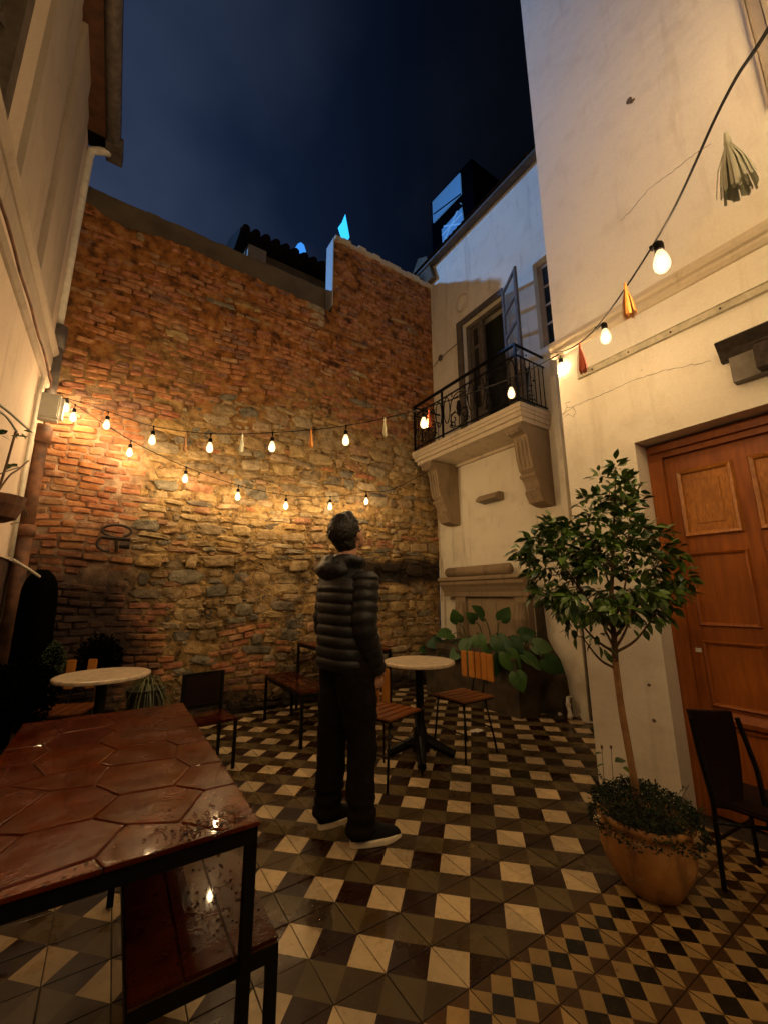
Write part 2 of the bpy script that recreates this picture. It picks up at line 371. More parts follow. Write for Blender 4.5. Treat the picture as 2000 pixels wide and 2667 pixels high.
def leafmat(name, a, b, rough=.35):
    m, N, L, P = nodes(name); oi = N.new('ShaderNodeObjectInfo'); at = N.new('ShaderNodeAttribute'); at.attribute_name = 'tint'
    x = N.new('ShaderNodeMath'); x.operation = 'ADD'; L.new(oi.outputs['Random'], x.inputs[0]); L.new(at.outputs['Fac'], x.inputs[1])
    f = N.new('ShaderNodeMath'); f.operation = 'FRACT'; L.new(x.outputs[0], f.inputs[0])
    c = ramp(N, L, f.outputs[0], [(0, a), (1, b)]); v = coords(N, L)
    c = mix(N, L, ramp(N, L, nz(N, L, v, 40, 3), [(.4, (0,0,0)), (.7, (.4,.4,.4))]), c, tuple(q*.5 for q in a))
    L.new(c, P.inputs['Base Color']); P.inputs['Roughness'].default_value = rough
    P.inputs['Subsurface Weight'].default_value = 0
    return m
M_leaf = leafmat('glossy_tree_leaf', (.014,.050,.007), (.130,.225,.026), .35)
M_bigleaf = leafmat('elephant_ear_leaf', (.010,.050,.010), (.050,.120,.018), .5)
M_fern = leafmat('dark_ground_cover', (.003,.008,.0015), (.020,.036,.005), .9)
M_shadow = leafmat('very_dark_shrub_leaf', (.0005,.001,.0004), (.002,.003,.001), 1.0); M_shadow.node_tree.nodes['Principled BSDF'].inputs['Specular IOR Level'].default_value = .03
M_grassl = leafmat('spider_plant_leaf', (.05,.07,.02), (.20,.21,.08), .5)
M_bark = plain('pale_bark', (.28,.14,.05), .8, 0, .35, 18, .6)
M_barkd = plain('dark_bark', (.10,.05,.02), .8, 0, .4, 18, .6)
M_soil = plain('soil', (.02,.013,.008), .95, 0, .5, 20, .6)
def potmat():
    m, N, L, P = nodes('terracotta_pot_clay'); v = coords(N, L)
    c = ramp(N, L, nz(N, L, v, 5, 5), [(.3, (.26,.10,.02)), (.55, (.44,.20,.045)), (.75, (.52,.28,.09))]); L.new(c, P.inputs['Base Color'])
    c = mix(N, L, ramp(N, L, nz(N, L, coords(N, L, (14, 14, 3)), 1, 5, .65), [(.48, (0,0,0)), (.68, (.7,.7,.7))]), c, (.10,.045,.018))
    c = mix(N, L, ramp(N, L, nz(N, L, v, 11, 6, .7), [(.58, (0,0,0)), (.72, (.5,.5,.5))]), c, (.50,.38,.24)); L.new(c, P.inputs['Base Color'])
    P.inputs['Roughness'].default_value = .55; bump(N, L, nz(N, L, v, 22, 4), P, .006, .7); return m
M_pot = potmat()
M_skin = plain('skin', (.46,.24,.15), .5, 0, .08, 40)
M_hair = plain('black_hair', (.010,.007,.005), .5, 0, .5, 60, .9)
def fabric(name, c, rough, sheen=.3, sc=220):
    m, N, L, P = nodes(name); v = coords(N, L); P.inputs['Base Color'].default_value = (*c, 1)
    P.inputs['Roughness'].default_value = rough; P.inputs['Sheen Weight'].default_value = sheen
    n1 = bump(N, L, nz(N, L, v, 22, 4), None, .008, .5); bump(N, L, nz(N, L, v, sc, 2), P, .0012, .5, n1); return m
M_jacket = fabric('black_quilted_nylon', (.0042,.004,.0052), .55, .02, 150)
M_trouser = fabric('dark_grey_wool', (.0085,.0055,.0038), 1.0, .0); M_trouser.node_tree.nodes['Principled BSDF'].inputs['Specular IOR Level'].default_value = .15
M_shoe = fabric('black_shoe_knit', (.002,.002,.002), 1.0, .0)
M_sole = plain('cream_rubber_sole', (.85,.74,.52), .6, 0, .1, 30)
M_cover = fabric('black_cloth_cover', (.001,.0008,.0006), 1.0, 0); M_cover.node_tree.nodes['Principled BSDF'].inputs['Specular IOR Level'].default_value = .03

# ------------------------------------------------------------------ FLOOR (structure) with tiles
TS = .2
fl = MB(); fl.box((-2.6, -2.6, -.12), (3.6, 4.2, -.006))
floor = link('floor', fl.mesh('floor', M_joint), kind='structure')
J = .0019
def tri_tile(odd):
    b = MB(); h = TS/2-J; z = 0.0
    c4 = [(-h,-h),(h,-h),(h,h),(-h,h)]
    vs = [(x, y, -.008) for x, y in c4]+[(x, y, z-.0008) for x, y in c4]+[(x*.97, y*.97, z) for x, y in c4]+[(0,0,z)]
    # edges: 0 near (y-), 1 right (x+), 2 far (y+), 3 left (x-)
    mats = {0: 3, 2: 1, 3: 2, 1: 0} if not odd else {0: 1, 2: 3, 3: 0, 1: 2}
    for e in range(4):
        f = (e+1) % 4
        b.add(vs, [(e, f, 4+f, 4+e), (4+e, 4+f, 8+f, 8+e), (8+e, 8+f, 12)], mats[e])
    return b
def border_tile():
    b = MB(); h = TS/2-J; q = h/2
    c4 = [(-h,-h),(h,-h),(h,h),(-h,h)]
    for e in range(4):
        f = (e+1) % 4
        b.add([(*c4[e],-.008),(*c4[f],-.008),(*c4[f],0),(*c4[e],0)], [(0,1,2,3)], 1)
    for i in range(-2, 3):           # i along y (a), j along x (b)
        for j in range(-2, 3):
            if (i+j) % 2 == 0: continue
            # clip each diamond to the tile
            P4 = [(j*q+q, i*q), (j*q, i*q+q), (j*q-q, i*q), (j*q, i*q-q)]
            P = [p for p in P4 if abs(p[0]) <= h+1e-6 and abs(p[1]) <= h+1e-6]
            if len(P) < 3: continue
            m = {0: 2, 1: 0, 2: 1}[abs(i)]
            b.add([(x, y, 0) for x, y in P], [tuple(range(len(P)))], m)
    return b
tm = [tri_tile(False).mesh('tile', [T_light, T_dark, T_olive, T_brown], normals=True), tri_tile(True).mesh('tile', [T_light, T_dark, T_olive, T_brown], normals=True),
      border_tile().mesh('tile', [T_cream2, T_lbrown, T_black], normals=False)]
tb = [tri_tile(False), tri_tile(True), border_tile()]
cells = []
for n in range(-11, 16):
    for m in range(-19, 9):
        x, y = (n+.5)*TS, -(m+.5)*TS
        if x < -2.0 or x > 3.15 or y > 3.72: continue
        if x > 1.8 and y < .57: continue
        k = 2 if m >= 0 else ((m+n) % 2)
        v = Vector((x, y, 0))-CAMP; zc = v.dot(fw)
        if zc < .3: continue
        px = abs(v.dot(rt)/zc*F); py = -v.dot(up)/zc*F
        vis = px < 1080 and py < 1400
        cells.append((0 if vis else 1, zc, x, y, k))
cells.sort()
field = [MB(), MB()]
for i, (vis, zc, x, y, k) in enumerate(cells):
    dz = random.uniform(-.0009, .0009); rx, ry = random.gauss(0, .0045), random.gauss(0, .0045)
    if i < 300 and not vis:
        o = link('tile', tm[k], floor, True); o.location = (x, y, dz); o.rotation_euler = (rx, ry, random.gauss(0, .002))
    else:
        g = field[1 if k == 2 else 0]; R = Matrix.Translation((x, y, dz)) @ Matrix.Rotation(rx, 4, 'X') @ Matrix.Rotation(ry, 4, 'Y')
        src = tb[k]; b0 = len(g.v); g.v += [tuple(R @ Vector(v)) for v in src.v]
        t = random.random()
        for f, mm in zip(src.f, src.m): g.f.append(tuple(q+b0 for q in f)); g.m.append(mm); g.t.append(t)
part('distant_tiles', field[0], [T_light, T_dark, T_olive, T_brown], floor, kind='stuff', tint=True, normals=False)
if field[1].f: part('distant_border_tiles', field[1], [T_cream2, T_lbrown, T_black], floor, kind='stuff', tint=True, normals=False)

# ------------------------------------------------------------------ BRICK AND RUBBLE WALL
YB = 3.72
PTS_TOP = [(-2.2, 5.68), (-1.85, 5.62), (-1.5, 5.52), (-1.02, 5.60), (-.2, 5.56), (.5, 5.54), (1.2, 5.50)]
def top_z(x):
    if x > 1.19: return 6.86 + .03*noise.noise(Vector((x*3, 0, 1)))
    pts = PTS_TOP
    for (a, b), (c, d) in zip(pts, pts[1:]):
        if a <= x <= c: return b+(d-b)*(x-a)/(c-a) + .035*noise.noise(Vector((x*7, 0, 3))) + .03*noise.noise(Vector((x*23, 0, 5)))
    return 5
def kind(x, z):
    n = noise.noise(Vector((x*1.1, z*1.6, 0))); n2 = noise.noise(Vector((x*2.7, z*3.5, 7)))
    if z > top_z(x)-.03: return None
    if 1.19 < x < 1.27 and z > 4.9 and False: return None
    if x < -1.04+.10*n2 and z < 3.6: return 'b' if not (z < 1.75 and n2 > .42) else 's'
    zb = 3.75+.18*sin(x*2)+.75*n + .25*n2
    if x < -.7: zb = 3.2+.5*n
    if z > zb: return 'b' if n2 < .36 else 's'
    if z < 1.68:
        if x < -.62+.2*n2 and z < 1.2: return 'b'
        if -.2+.3*n < x < .55+.2*n and .2 < z < 1.0: return 'b' if n2 < .25 else 's'
        return 's' if n2 < .5 else 'b'
    return 'b' if n2 > .52 else 's'
def warp(x, z):
    v = Vector((x*.9, z*1.1, 4)); w = noise.noise(v)*.10 + noise.noise(v*3.1)*.022
    return x + noise.noise(v*2+Vector((9,0,0)))*.03, z + w
brick_wall = thing('brick_wall', 'tall old back wall of red brick and rubble stone behind the string lights', 'wall', (.6, 3.9, 0))
# mortar sheet
mo = MB(); nx, nzz = 210, 270; x0, x1 = -1.96, 3.16
for i in range(nzz+1):
    for j in range(nx+1):
        x = x0+(x1-x0)*j/nx; zt = top_z(x); z = -.02+(zt+.02)*i/nzz
        d = .016*noise.noise(Vector((x*11, z*11, 0)))+.022*noise.noise(Vector((x*3, z*3, 5)))+.006*noise.noise(Vector((x*40, z*40, 0)))
        rec = .035 if z < 1.66+.07*noise.noise(Vector((x*2.5, 0, 0))) else 0
        mo.v.append((x, YB+.017+d*.85+rec, z))
for i in range(nzz):
    for j in range(nx):
        a = i*(nx+1)+j; mo.f.append((a, a+1, a+nx+2, a+nx+1)); mo.m.append(0); mo.t.append(0)
part('mortar', mo, M_mortar, brick_wall, smooth=True, normals=False)
bk = MB()
bk.prism([(x0, 0)]+[(x0+(x1-x0)*j/60, top_z(x0+(x1-x0)*j/60)-.01) for j in range(61) if x0+(x1-x0)*j/60 < 1.19]+[(1.19, 4.9), (1.19, 6.85), (3.16, 6.85), (3.16, 0)], 1, YB+.09, 3.95)
part('wall_core', bk, M_rend, brick_wall)

def stone_variant(seed, brick):
    rnd = random.Random(seed); n = 8 if not brick else 8
    b = MB(); ring = []
    for k in range(n):
        a = 2*pi*k/n + (rnd.uniform(-.2, .2) if not brick else 0)
        if brick:
            pts = [(.5,-.38),(.5,.38),(.42,.5),(-.42,.5),(-.5,.38),(-.5,-.38),(-.42,-.5),(.42,-.5)]
            x, z = pts[k]; x += rnd.uniform(-.02, .02); z += rnd.uniform(-.06, .06)
        else:
            e = .55; x = .5*math.copysign(abs(cos(a))**e, cos(a))*rnd.uniform(.74, 1.10); z = .5*math.copysign(abs(sin(a))**e, sin(a))*rnd.uniform(.72, 1.12)
        ring.append((x, z))
    ring.sort(key=lambda p: math.atan2(p[1], p[0]))
    b.v = [(x*1.03, 1.0, z*1.05) for x, z in ring]
    fr = []
    for x, z in ring: fr.append((x*.97, .25+rnd.uniform(-.12, .12), z*.95))
    b.v += fr
    s2 = .78 if brick else .68
    b.v += [(x*s2+rnd.uniform(-.03,.03), rnd.uniform(-.14, .16), z*s2+rnd.uniform(-.04,.04)) for x, z in ring]
    b.v.append((0, rnd.uniform(-.22, .12), 0))
    for k in range(n):
        q = (k+1) % n; b.f += [(k, q, n+q, n+k), (n+k, n+q, 2*n+q, 2*n+k), (2*n+k, 2*n+q, 3*n)]
    b.m = [0]*len(b.f); b.t = [0]*len(b.f); return b
BV = [stone_variant(i, True) for i in range(10)]; SV = [stone_variant(50+i, False) for i in range(26)]
BM = [b.mesh('brick', M_brick, smooth=False) for b in BV]; SM = [b.mesh('stone', M_stone, smooth=False) for b in SV]
for me in BM+SM:
    n_ = 8
pieces = []
# bricks
z = .03; row = 0
while z < 6.85:
    x = -1.95 + (row % 2)*.09 + random.uniform(-.03, .03); h = .056
    while x < 3.15:
        w = random.choice([.20, .20, .11, .16]); cx = x+w/2
        X, Z = warp(cx, z)
        if kind(X, Z) == 'b' and random.random() > (.05 if Z < 3.4 else .16) and X < 3.13 and X-w/2 > -1.96 and not (z > 4.9 and X-w/2 < 1.19 < X+w/2):
            sl = noise.noise(Vector((cx*.9, z*1.1, 4))+Vector((.05, 0, 0)))-noise.noise(Vector((cx*.9, z*1.1, 4)))
            y = YB-.002+random.uniform(-.010, .012)
            if Z < 1.64: y += .035
            if Z > 3.6: y += random.choice((.004, .010, .016))
            pieces.append(('b', X, y, Z, w*random.uniform(.95, 1.0), .026, h*random.uniform(.9, 1.08), -sl*2.0+random.gauss(0, .012)))
        x += w+random.uniform(.010, .018)
    z += h+.0155; row += 1
# small filler stones pressed in the mortar
for i in range(5200):
    X, Z = random.uniform(-1.1, 3.1), random.uniform(.05, 4.9)
    if kind(X, Z) != 's': continue
    w = random.uniform(.02, .06); pieces.append(('f', X, YB+random.uniform(-.004, .010)+(.035 if Z < 1.66 else 0), Z, w, .03, w*random.uniform(.35, .9), random.gauss(0, .35)))
# rubble stones in loose courses
z = .04
while z < 5.9:
    H = random.choice([.055, .075, .09, .11, .13, .15]) if z < 3.6 else random.choice([.045, .06, .08, .1])
    x = -1.4+random.uniform(-.1, .1)
    while x < 3.15:
        w = random.uniform(.07, .34)*(.7+H*4) if random.random() < .8 else random.uniform(.3, .42)
        cx = x+w/2; X, Z = warp(cx, z+H/2)
        if kind(X, Z) == 's' and X+w/2 < 3.17:
            sub = [(0, H)]
            if H > .1 and w < .2 and random.random() < .5: c = random.uniform(.4, .6)*H; sub = [(0, c-.008), (c+.008, H-c-.008)]
            for zo, hh in sub:
                y = YB-.006+random.uniform(-.014, .014)
                if Z < 1.66: y += .035
                if random.random() < .06: y += .02
                pieces.append(('s', X+random.uniform(-.008, .008), y, Z-H/2+zo+hh/2, w*random.uniform(.95, 1.08), .042, hh*random.uniform(1.0, 1.22), random.gauss(0, .09)))
        x += w+random.uniform(.008, .02)
    z += H+.013
def seen(p):
    v = Vector((p[1], p[2], p[3]))-CAMP; zc = v.dot(fw)
    a = p[4]*p[6]/zc**2*abs(v.y)/v.length
    if abs(v.dot(rt)/zc*F) > 1010 or v.dot(up)/zc*F > 1340: a *= .01
    return -a
fill = MB()
for (_, x, y, z, w, d, h, a) in [p for p in pieces if p[0] == 'f']:
    k = random.randrange(len(SV)); R = Matrix.Translation((x, y, z)) @ Matrix.Rotation(a, 4, 'Y') @ Matrix.Diagonal((w, d, h, 1)); b0 = len(fill.v); fill.v += [tuple(R @ Vector(v)) for v in SV[k].v]; t = random.random()
    for f in SV[k].f: fill.f.append(tuple(q+b0 for q in f)); fill.m.append(0); fill.t.append(t)
part('filler_stones', fill, M_stone, brick_wall, kind='stuff', tint=True)
for typ, nm, mesh_, var, mat in (('b', 'brick', BM, BV, M_brick), ('s', 'stone', SM, SV, M_stone)):
    L_ = sorted([p for p in pieces if p[0] == typ], key=seen); rest = MB()
    for i, (_, x, y, z, w, d, h, a) in enumerate(L_):
        k = random.randrange(len(var)); sx = random.choice((-1, 1)) if typ == 's' else 1
        if i < 300:
            o = link(nm, mesh_[k], brick_wall, True); o.location = (x-.6, y-3.9, z); o.scale = (w, d, h); o.rotation_euler = (random.gauss(0, .03), a, random.gauss(0, .03))
        else:
            R = Matrix.Translation((x, y, z)) @ Matrix.Rotation(a, 4, 'Y') @ Matrix.Diagonal((w, d, h, 1))
            b0 = len(rest.v); rest.v += [tuple(R @ Vector(v)) for v in var[k].v]; t = random.random()
            for f in var[k].f: rest.f.append(tuple(q+b0 for q in f)); rest.m.append(0); rest.t.append(t)
    part('small_'+nm+'work', rest, mat, brick_wall, kind='stuff', tint=True, normals=True)
# plaster patches and the pale coping of the pier
pp = MB()
for j in range(14):
    a = 1.2+j*.14; pp.box((a, 3.70+random.uniform(-.01, .01), 6.80+random.uniform(0, .03)), (a+.137, 3.95, 6.90+random.uniform(-.02, .02)))
part('coping', pp, M_mould, brick_wall)
pe = MB(); pe.box((1.172, 3.715, 5.62), (1.19, 3.96, 6.83)); part('plastered_pier_end', pe, M_greyp, brick_wall)
# iron hooks, rod
ih = MB()
def ring_pts(c, rx, rz, a0=0, a1=2*pi, n=20, y=3.66): return [(c[0]+rx*cos(a0+(a1-a0)*i/n), y, c[1]+rz*sin(a0+(a1-a0)*i/n)) for i in range(n+1)]
ih.tube(ring_pts((-1.175, 1.945), .125, .06, -.35*pi, 1.35*pi), .014); ih.tube(ring_pts((-1.24, 1.81), .085, .075, .25*pi, 1.6*pi), .014)
ih.tube([(-1.30, 3.66, 1.875), (-1.05, 3.66, 1.865)], .02); ih.tube([(-1.14, 3.64, 1.80), (-1.05, 3.64, 1.80)], .035, 10); ih.tube([(-1.17, 3.66, 1.86), (-1.16, 3.67, 1.73)], .014)
o = part('wall_bracket', ih, M_iron, None, smooth=False); tag(o, 'rusty iron hook bracket of two curled loops fixed to the brick wall', 'bracket')
ir = MB(); ir.tube([(-.36, 3.665, 5.10), (.66, 3.665, 5.115), (1.98, 3.665, 5.13)], .009, 6); ir.tube([(1.27, 3.66, 5.14), (1.265, 3.67, 4.93), (1.45, 3.67, 4.86)], .01, 6)
o = part('conduit', ir, M_rust, None); tag(o, 'thin rusty metal conduit running level high across the brick wall', 'pipe')

# render parapet and roofs behind
pb = MB(); pb.box((-2.3, 3.955, 5.0), (1.165, 4.25, 6.03))
for j in range(24):
    a = -2.3+j*.144; pb.box((a, 3.957, 6.03), (a+.144, 4.248, 6.03+.02+.02*random.random()))
o = part('parapet', pb, M_rend, None); tag(o, 'smooth grey brown rendered parapet rising behind the broken brick wall top', 'parapet')
gh = thing('small_roof_house', 'small unlit house with tiled roof peeking over the back wall parapet', 'house', (1.2, 6, 0))
g = MB(); g.box((.33, 6.0, 4), (2.3, 8, 8.12)); part('wall', g, M_rend, gh)
g = MB(); g.box((.36, 5.9, 7.2), (.72, 5.998, 8.16)); part('gable_end', g, M_leftt, gh)
g = MB(); g.box((.15, 5.7, 8.13), (2.6, 8.3, 8.22)); g.prism([(5.7, 8.22), (8.3, 8.22), (7.0, 9.0)], 0, .15, 2.6)
for i in range(12): g.tube([(.15+.2*i+.1, 5.66, 8.2), (.15+.2*i+.1, 6.9, 9.0)], .08, 8)
part('roof', g, M_rooft, gh)
dm = thing('lit_dome', 'small blue lit rounded dome shape beyond the tiled roof', 'dome', (2.45, 9, 11))
g = MB(); c = on(1, 9, 780, 665)
prof = []
pts = [on(1, 9, *p) for p in ((765, 662), (770, 645), (777, 634), (785, 631), (793, 638), (798, 655), (798, 676))]
n_ = len(pts); g.add([p for p in pts]+[p+Vector((0, .4, 0)) for p in pts], [tuple(range(n_)), tuple(reversed(range(n_, 2*n_)))]+[(i, n_+i, n_+(i+1) % n_, (i+1) % n_) for i in range(n_)])
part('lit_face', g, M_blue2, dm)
bn = thing('lit_banner', 'narrow bright cyan lit pointed panel rising just beyond the brick pier', 'panel', (2.4, 6.0, 9.3))
pts = [on(1, 6.0, *p) for p in ((900, 558), (906, 590), (911, 618), (905, 629), (899, 630), (892, 624), (882, 592), (892, 578))]
g = MB(); n_ = len(pts); g.add([p for p in pts]+[p+Vector((0, .02, 0)) for p in pts], [tuple(range(n_)), tuple(reversed(range(n_, 2*n_)))]+[(i, n_+i, n_+(i+1) % n_, (i+1) % n_) for i in range(n_)])
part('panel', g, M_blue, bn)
g = MB(); g.tube([pts[0]+Vector((0, .03, 0)), pts[3]+Vector((0, .03, -2.5))], .012, 6); part('rod', g, M_iron, bn)

# ------------------------------------------------------------------ BALCONY HOUSE (x = 3.15)
bhouse = thing('balcony_house', 'weathered cream house with iron balcony standing at the right of the brick wall', 'house', (3.4, 2.5, 0))
XW = 3.15
def wallbox(g, ya, yb, za, zb, x=XW, xb=3.45):
    g.box((x, ya, za), (xb, yb, zb))
g = MB(); WIN = (.95, 1.62, 4.40, 5.68); DO = (2.15, 2.97, 3.49, 5.58)
ys = [.3, WIN[0], WIN[1], DO[0], DO[1], 3.74]; TOP = 7.22
wallbox(g, ys[0], ys[1], 0, TOP); wallbox(g, ys[1], ys[2], 0, WIN[2]); wallbox(g, ys[1], ys[2], WIN[3], TOP)
wallbox(g, ys[2], ys[3], 0, TOP); wallbox(g, ys[3], ys[4], 0, DO[2]); wallbox(g, ys[3], ys[4], DO[3], TOP); wallbox(g, ys[4], ys[5], 0, TOP)
part('wall', g, M_balc, bhouse, normals=False)
g = MB(); g.box((3.44, .3, 0), (3.9, 3.9, TOP)); part('room_behind', g, M_inside, bhouse)
# eave
g = MB(); g.box((3.02, .3, TOP), (3.5, 4.2, TOP+.05))
g2 = MB(); y = .35
part('eave_board', g, M_darkw, bhouse)
for i in range(36):
    y = .36+i*.108; g2.tube([(3.03, y, TOP+.075), (4.6, y, TOP+.52)], .05, 7)
g2.prism([(2.98, TOP+.051), (4.6, TOP+.5), (4.6, TOP+.051)], 1, .3, 4.2)
part('tiled_roof', g2, M_rooft, bhouse)
g = MB(); g.prism([(3.55, 6.9), (3.9, 6.9), (4.2, 7.3), (3.95, 7.6), (3.7, 7.45)], 0, 3.05, 3.3); part('broken_corner', g, M_rend, bhouse)
# balcony slab as stepped moulding
g = MB(); YA, YC = 1.55, 3.62; XF = 2.56
for (za, zb, ins) in ((3.275, 3.33, .06), (3.333, 3.39, .03), (3.393, 3.435, .012), (3.438, 3.49, 0)):
    g.box((XF+ins, YA+ins*.5, za), (XW-.003, YC-ins, zb))
slab = part('balcony_slab', g, M_mould, bhouse)
g = MB(); g.box((XW-.05, 1.72, 3.235), (XW-.003, 3.35, 3.272)); part('underside_moulding', g, M_mould, slab)
# corbels
def corbel(ya, yb):
    g = MB()
    prof = [(3.147, 3.262), (2.62, 3.262), (2.60, 3.20), (2.64, 3.16), (2.70, 3.14), (2.73, 3.05), (2.745, 2.88), (2.78, 2.74), (2.83, 2.70), (2.80, 2.66), (2.85, 2.60), (2.88, 2.53), (2.86, 2.47), (2.93, 2.36), (3.05, 2.33), (3.147, 2.33)]
    g.prism(prof, 1, ya, yb)
    for t in range(3):                       # fluting and leaf scrolls on the front
        yy = ya+.045+t*(yb-ya-.09)/2
        g.tube([(2.715, yy, 3.12), (2.725, yy, 2.95), (2.77, yy, 2.76)], .016, 6)
    g.tube([(2.63, ya-.012, 3.205), (2.63, yb+.012, 3.205)], .038, 12)
    g.tube([(2.815, ya-.008, 2.67), (2.815, yb+.008, 2.67)], .026, 12)
    g.tube([(2.87, ya+.03, 2.50), (2.87, yb-.03, 2.50)], .03, 10)
    for k in range(5): g.ball((2.60+.01*(k % 2), ya+.02+k*(yb-ya-.04)/4, 3.17), (.022, .02, .034), 8, 6)
    return g
part('corbel', corbel(1.60, 1.80), M_stonec, bhouse); part('corbel', corbel(3.22, 3.42), M_stonec, bhouse)
# railing
rl = MB(); xr = 2.60; zt, zb_ = 4.26, 3.56
rl.box((xr-.022, 1.60, zt-.012), (xr+.022, 3.58, zt+.012)); rl.box((xr-.02, 1.578, zt-.011), (XW-.01, 1.60, zt+.011)); rl.box((xr-.02, 3.581, zt-.011), (XW-.01, 3.60, zt+.011))
for zz in (4.12, zb_):
    rl.box((xr-.009, 1.60, zz-.008), (xr+.009, 3.58, zz+.008))
    rl.box((xr, 1.578, zz-.008), (XW-.01, 1.592, zz+.008)); rl.box((xr, 3.588, zz-.008), (XW-.01, 3.60, zz+.008))
for yy in (1.59, 2.25, 2.92, 3.585): rl.box((xr-.012, yy-.012, 3.49), (xr+.012, yy+.012, zt-.012))
rail = part('railing', rl, M_blackm, bhouse)
def scrollwork(g, y0, w):
    T = lambda p, r=.0075: g.tube([(xr, y0+a*w, b) for a, b in p], r, 5)
    z0, z1 = zb_, 4.12
    ell = lambda cy, cz, ry, rz, a0=0, a1=2*pi, n=18: [(cy+ry*cos(a0+(a1-a0)*i/n), cz+rz*sin(a0+(a1-a0)*i/n)) for i in range(n+1)]
    T(ell(.12, 3.90, .10, .20)); T(ell(.88, 3.90, .10, .20)); T(ell(.5, 3.86, .27, .22, 0, pi)); T(ell(.5, 3.72, .27, .14, pi, 2*pi))
    def spiral(cy, cz, r, s, up): return [(cy+s*r*(1-i/22)*cos(up*i*.42), cz+w*r*(1-i/22)*sin(up*i*.42)) for i in range(20)]
    T(spiral(.34, 3.72, .15, 1, 1)); T(spiral(.66, 3.72, .15, -1, 1)); T(spiral(.3, 3.62, .10, -1, 1)); T(spiral(.7, 3.62, .10, 1, 1))
    T([(.5, z0), (.5, 3.74)]); T([(.25, 3.60), (.25, 3.80), (.40, 3.82)]); T([(.75, 3.60), (.75, 3.80), (.60, 3.82)]); T([(.25, 4.02), (.75, 4.02)]); T([(.3, 4.06), (.3, z1)]); T([(.7, 4.06), (.7, z1)])
    g.prism([(y0+.46*w, 3.74), (y0+.54*w, 3.74), (y0+.57*w, 3.86), (y0+.53*w, 3.95), (y0+.47*w, 3.95), (y0+.43*w, 3.86)], 0, xr-.006, xr+.006)
for k in range(3):
    g = MB(); scrollwork(g, 1.60+k*.663, .64); part('scrollwork', g, M_blackm, rail)
for yy in (1.585, 3.594):
    for k in range(6): g = MB(); g.tube([(xr+.08+k*.085, yy, zb_), (xr+.08+k*.085, yy, 4.12)], .006, 5); part('side_bar', g, M_blackm, rail)

# balcony doorway
g = MB(); g.box((3.22, DO[0], DO[2]), (3.28, DO[0]+.07, DO[3]-.07)); g.box((3.22, DO[1]-.07, DO[2]), (3.28, DO[1], DO[3]-.07)); g.box((3.22, DO[0], DO[3]-.069), (3.28, DO[1], DO[3]))
g.box((3.22, 2.62, DO[2]), (3.28, 2.68, DO[3]-.07)); part('door_frame', g, M_greyw, bhouse)
g = MB(); g.box((XW-.03, DO[1], DO[2]), (XW-.002, DO[1]+.12, DO[3]+.1)); g.box((XW-.03, DO[0]-.02, DO[3]), (XW-.002, DO[1]-.001, DO[3]+.1)); part('door_surround', g, M_greyw, bhouse)
def glazed_leaf(a, b, z0, z1, n, th=.03):
    """leaf from plan point a to plan point b"""
    a = Vector((*a, 0)); b = Vector((*b, 0)); d = b-a; L_ = d.length; d.normalize(); nn = Vector((-d.y, d.x, 0))
    M = Matrix(((d.x, nn.x, 0, a.x), (d.y, nn.y, 0, a.y), (0, 0, 1, 0), (0, 0, 0, 1)))
    g = MB(); p = MB(); s = .065
    g.box((0, 0, z0), (s, th, z1), M=M); g.box((L_-s, 0, z0), (L_, th, z1), M=M)
    g.box((s, 0, z0), (L_-s, th, z0+.6), M=M)
    zz = [z0+.6+(z1-z0-.6)*i/n for i in range(n+1)]
    for q in zz[1:]: g.box((s, 0, q-.045), (L_-s, th, q), M=M)
    for i in range(n): p.box((s, th*.4, zz[i]), (L_-s, th*.6, zz[i+1]-.045), M=M)
    return g, p
def paneglass(name, c, rough=.15, a=.5):
    m, N, L, P = nodes(name); P.inputs['Base Color'].default_value = (*c, 1); P.inputs['Roughness'].default_value = rough; P.inputs['Alpha'].default_value = a; return m
M_pane = paneglass('dusty_pane', (.20,.18,.14), .3, .35); M_paned = paneglass('dark_pane', (.02,.022,.02), .08, .8)
g, p = glazed_leaf((3.10, 2.13), (2.84, 1.68), 3.50, 5.56, 4); lf = part('open_door_leaf', g, M_greyw, bhouse, label='grey glazed balcony door leaf swung outwards'); part('pane', p, M_pane, lf)
g, p = glazed_leaf((3.24, 2.90), (3.23, 2.67), 3.50, 5.50, 4); lf = part('closed_door_leaf', g, M_darkw, bhouse, label='dark left balcony door leaf with broken pane'); part('pane', p, M_paned, lf)
# window at the right
g = MB(); y0, y1, z0, z1 = WIN
g.box((3.24, y0, z0), (3.29, y0+.06, z1)); g.box((3.24, y1-.07, z0), (3.29, y1, z1)); g.box((3.24, y0+.06, z1-.07), (3.29, y1-.07, z1)); g.box((3.24, y0+.06, z0), (3.29, y1-.07, z0+.07))
for k in (1, 2, 3): g.box((3.25, y0+.06, z0+.07+k*.28), (3.275, y1-.07, z0+.10+k*.28))
g.box((3.25, 1.27, z0+.07), (3.278, 1.30, z1-.07))
wf = part('window_frame', g, M_leftt, bhouse); g = MB(); g.box((3.262, y0+.06, z0+.07), (3.268, y1-.07, z1-.07)); part('pane', g, M_paned, wf)
# ring ornament, vines, cable
g = MB(); g.tube([(XW-.01, 2.945+.125*cos(a*pi/12), 5.99+.15*sin(a*pi/12)) for a in range(25)], .016, 6, cap=False); g.tube([(XW-.012, 2.90, 5.95), (XW-.012, 2.98, 5.90)], .01, 6)
part('plaster_ring', g, M_mould, bhouse)
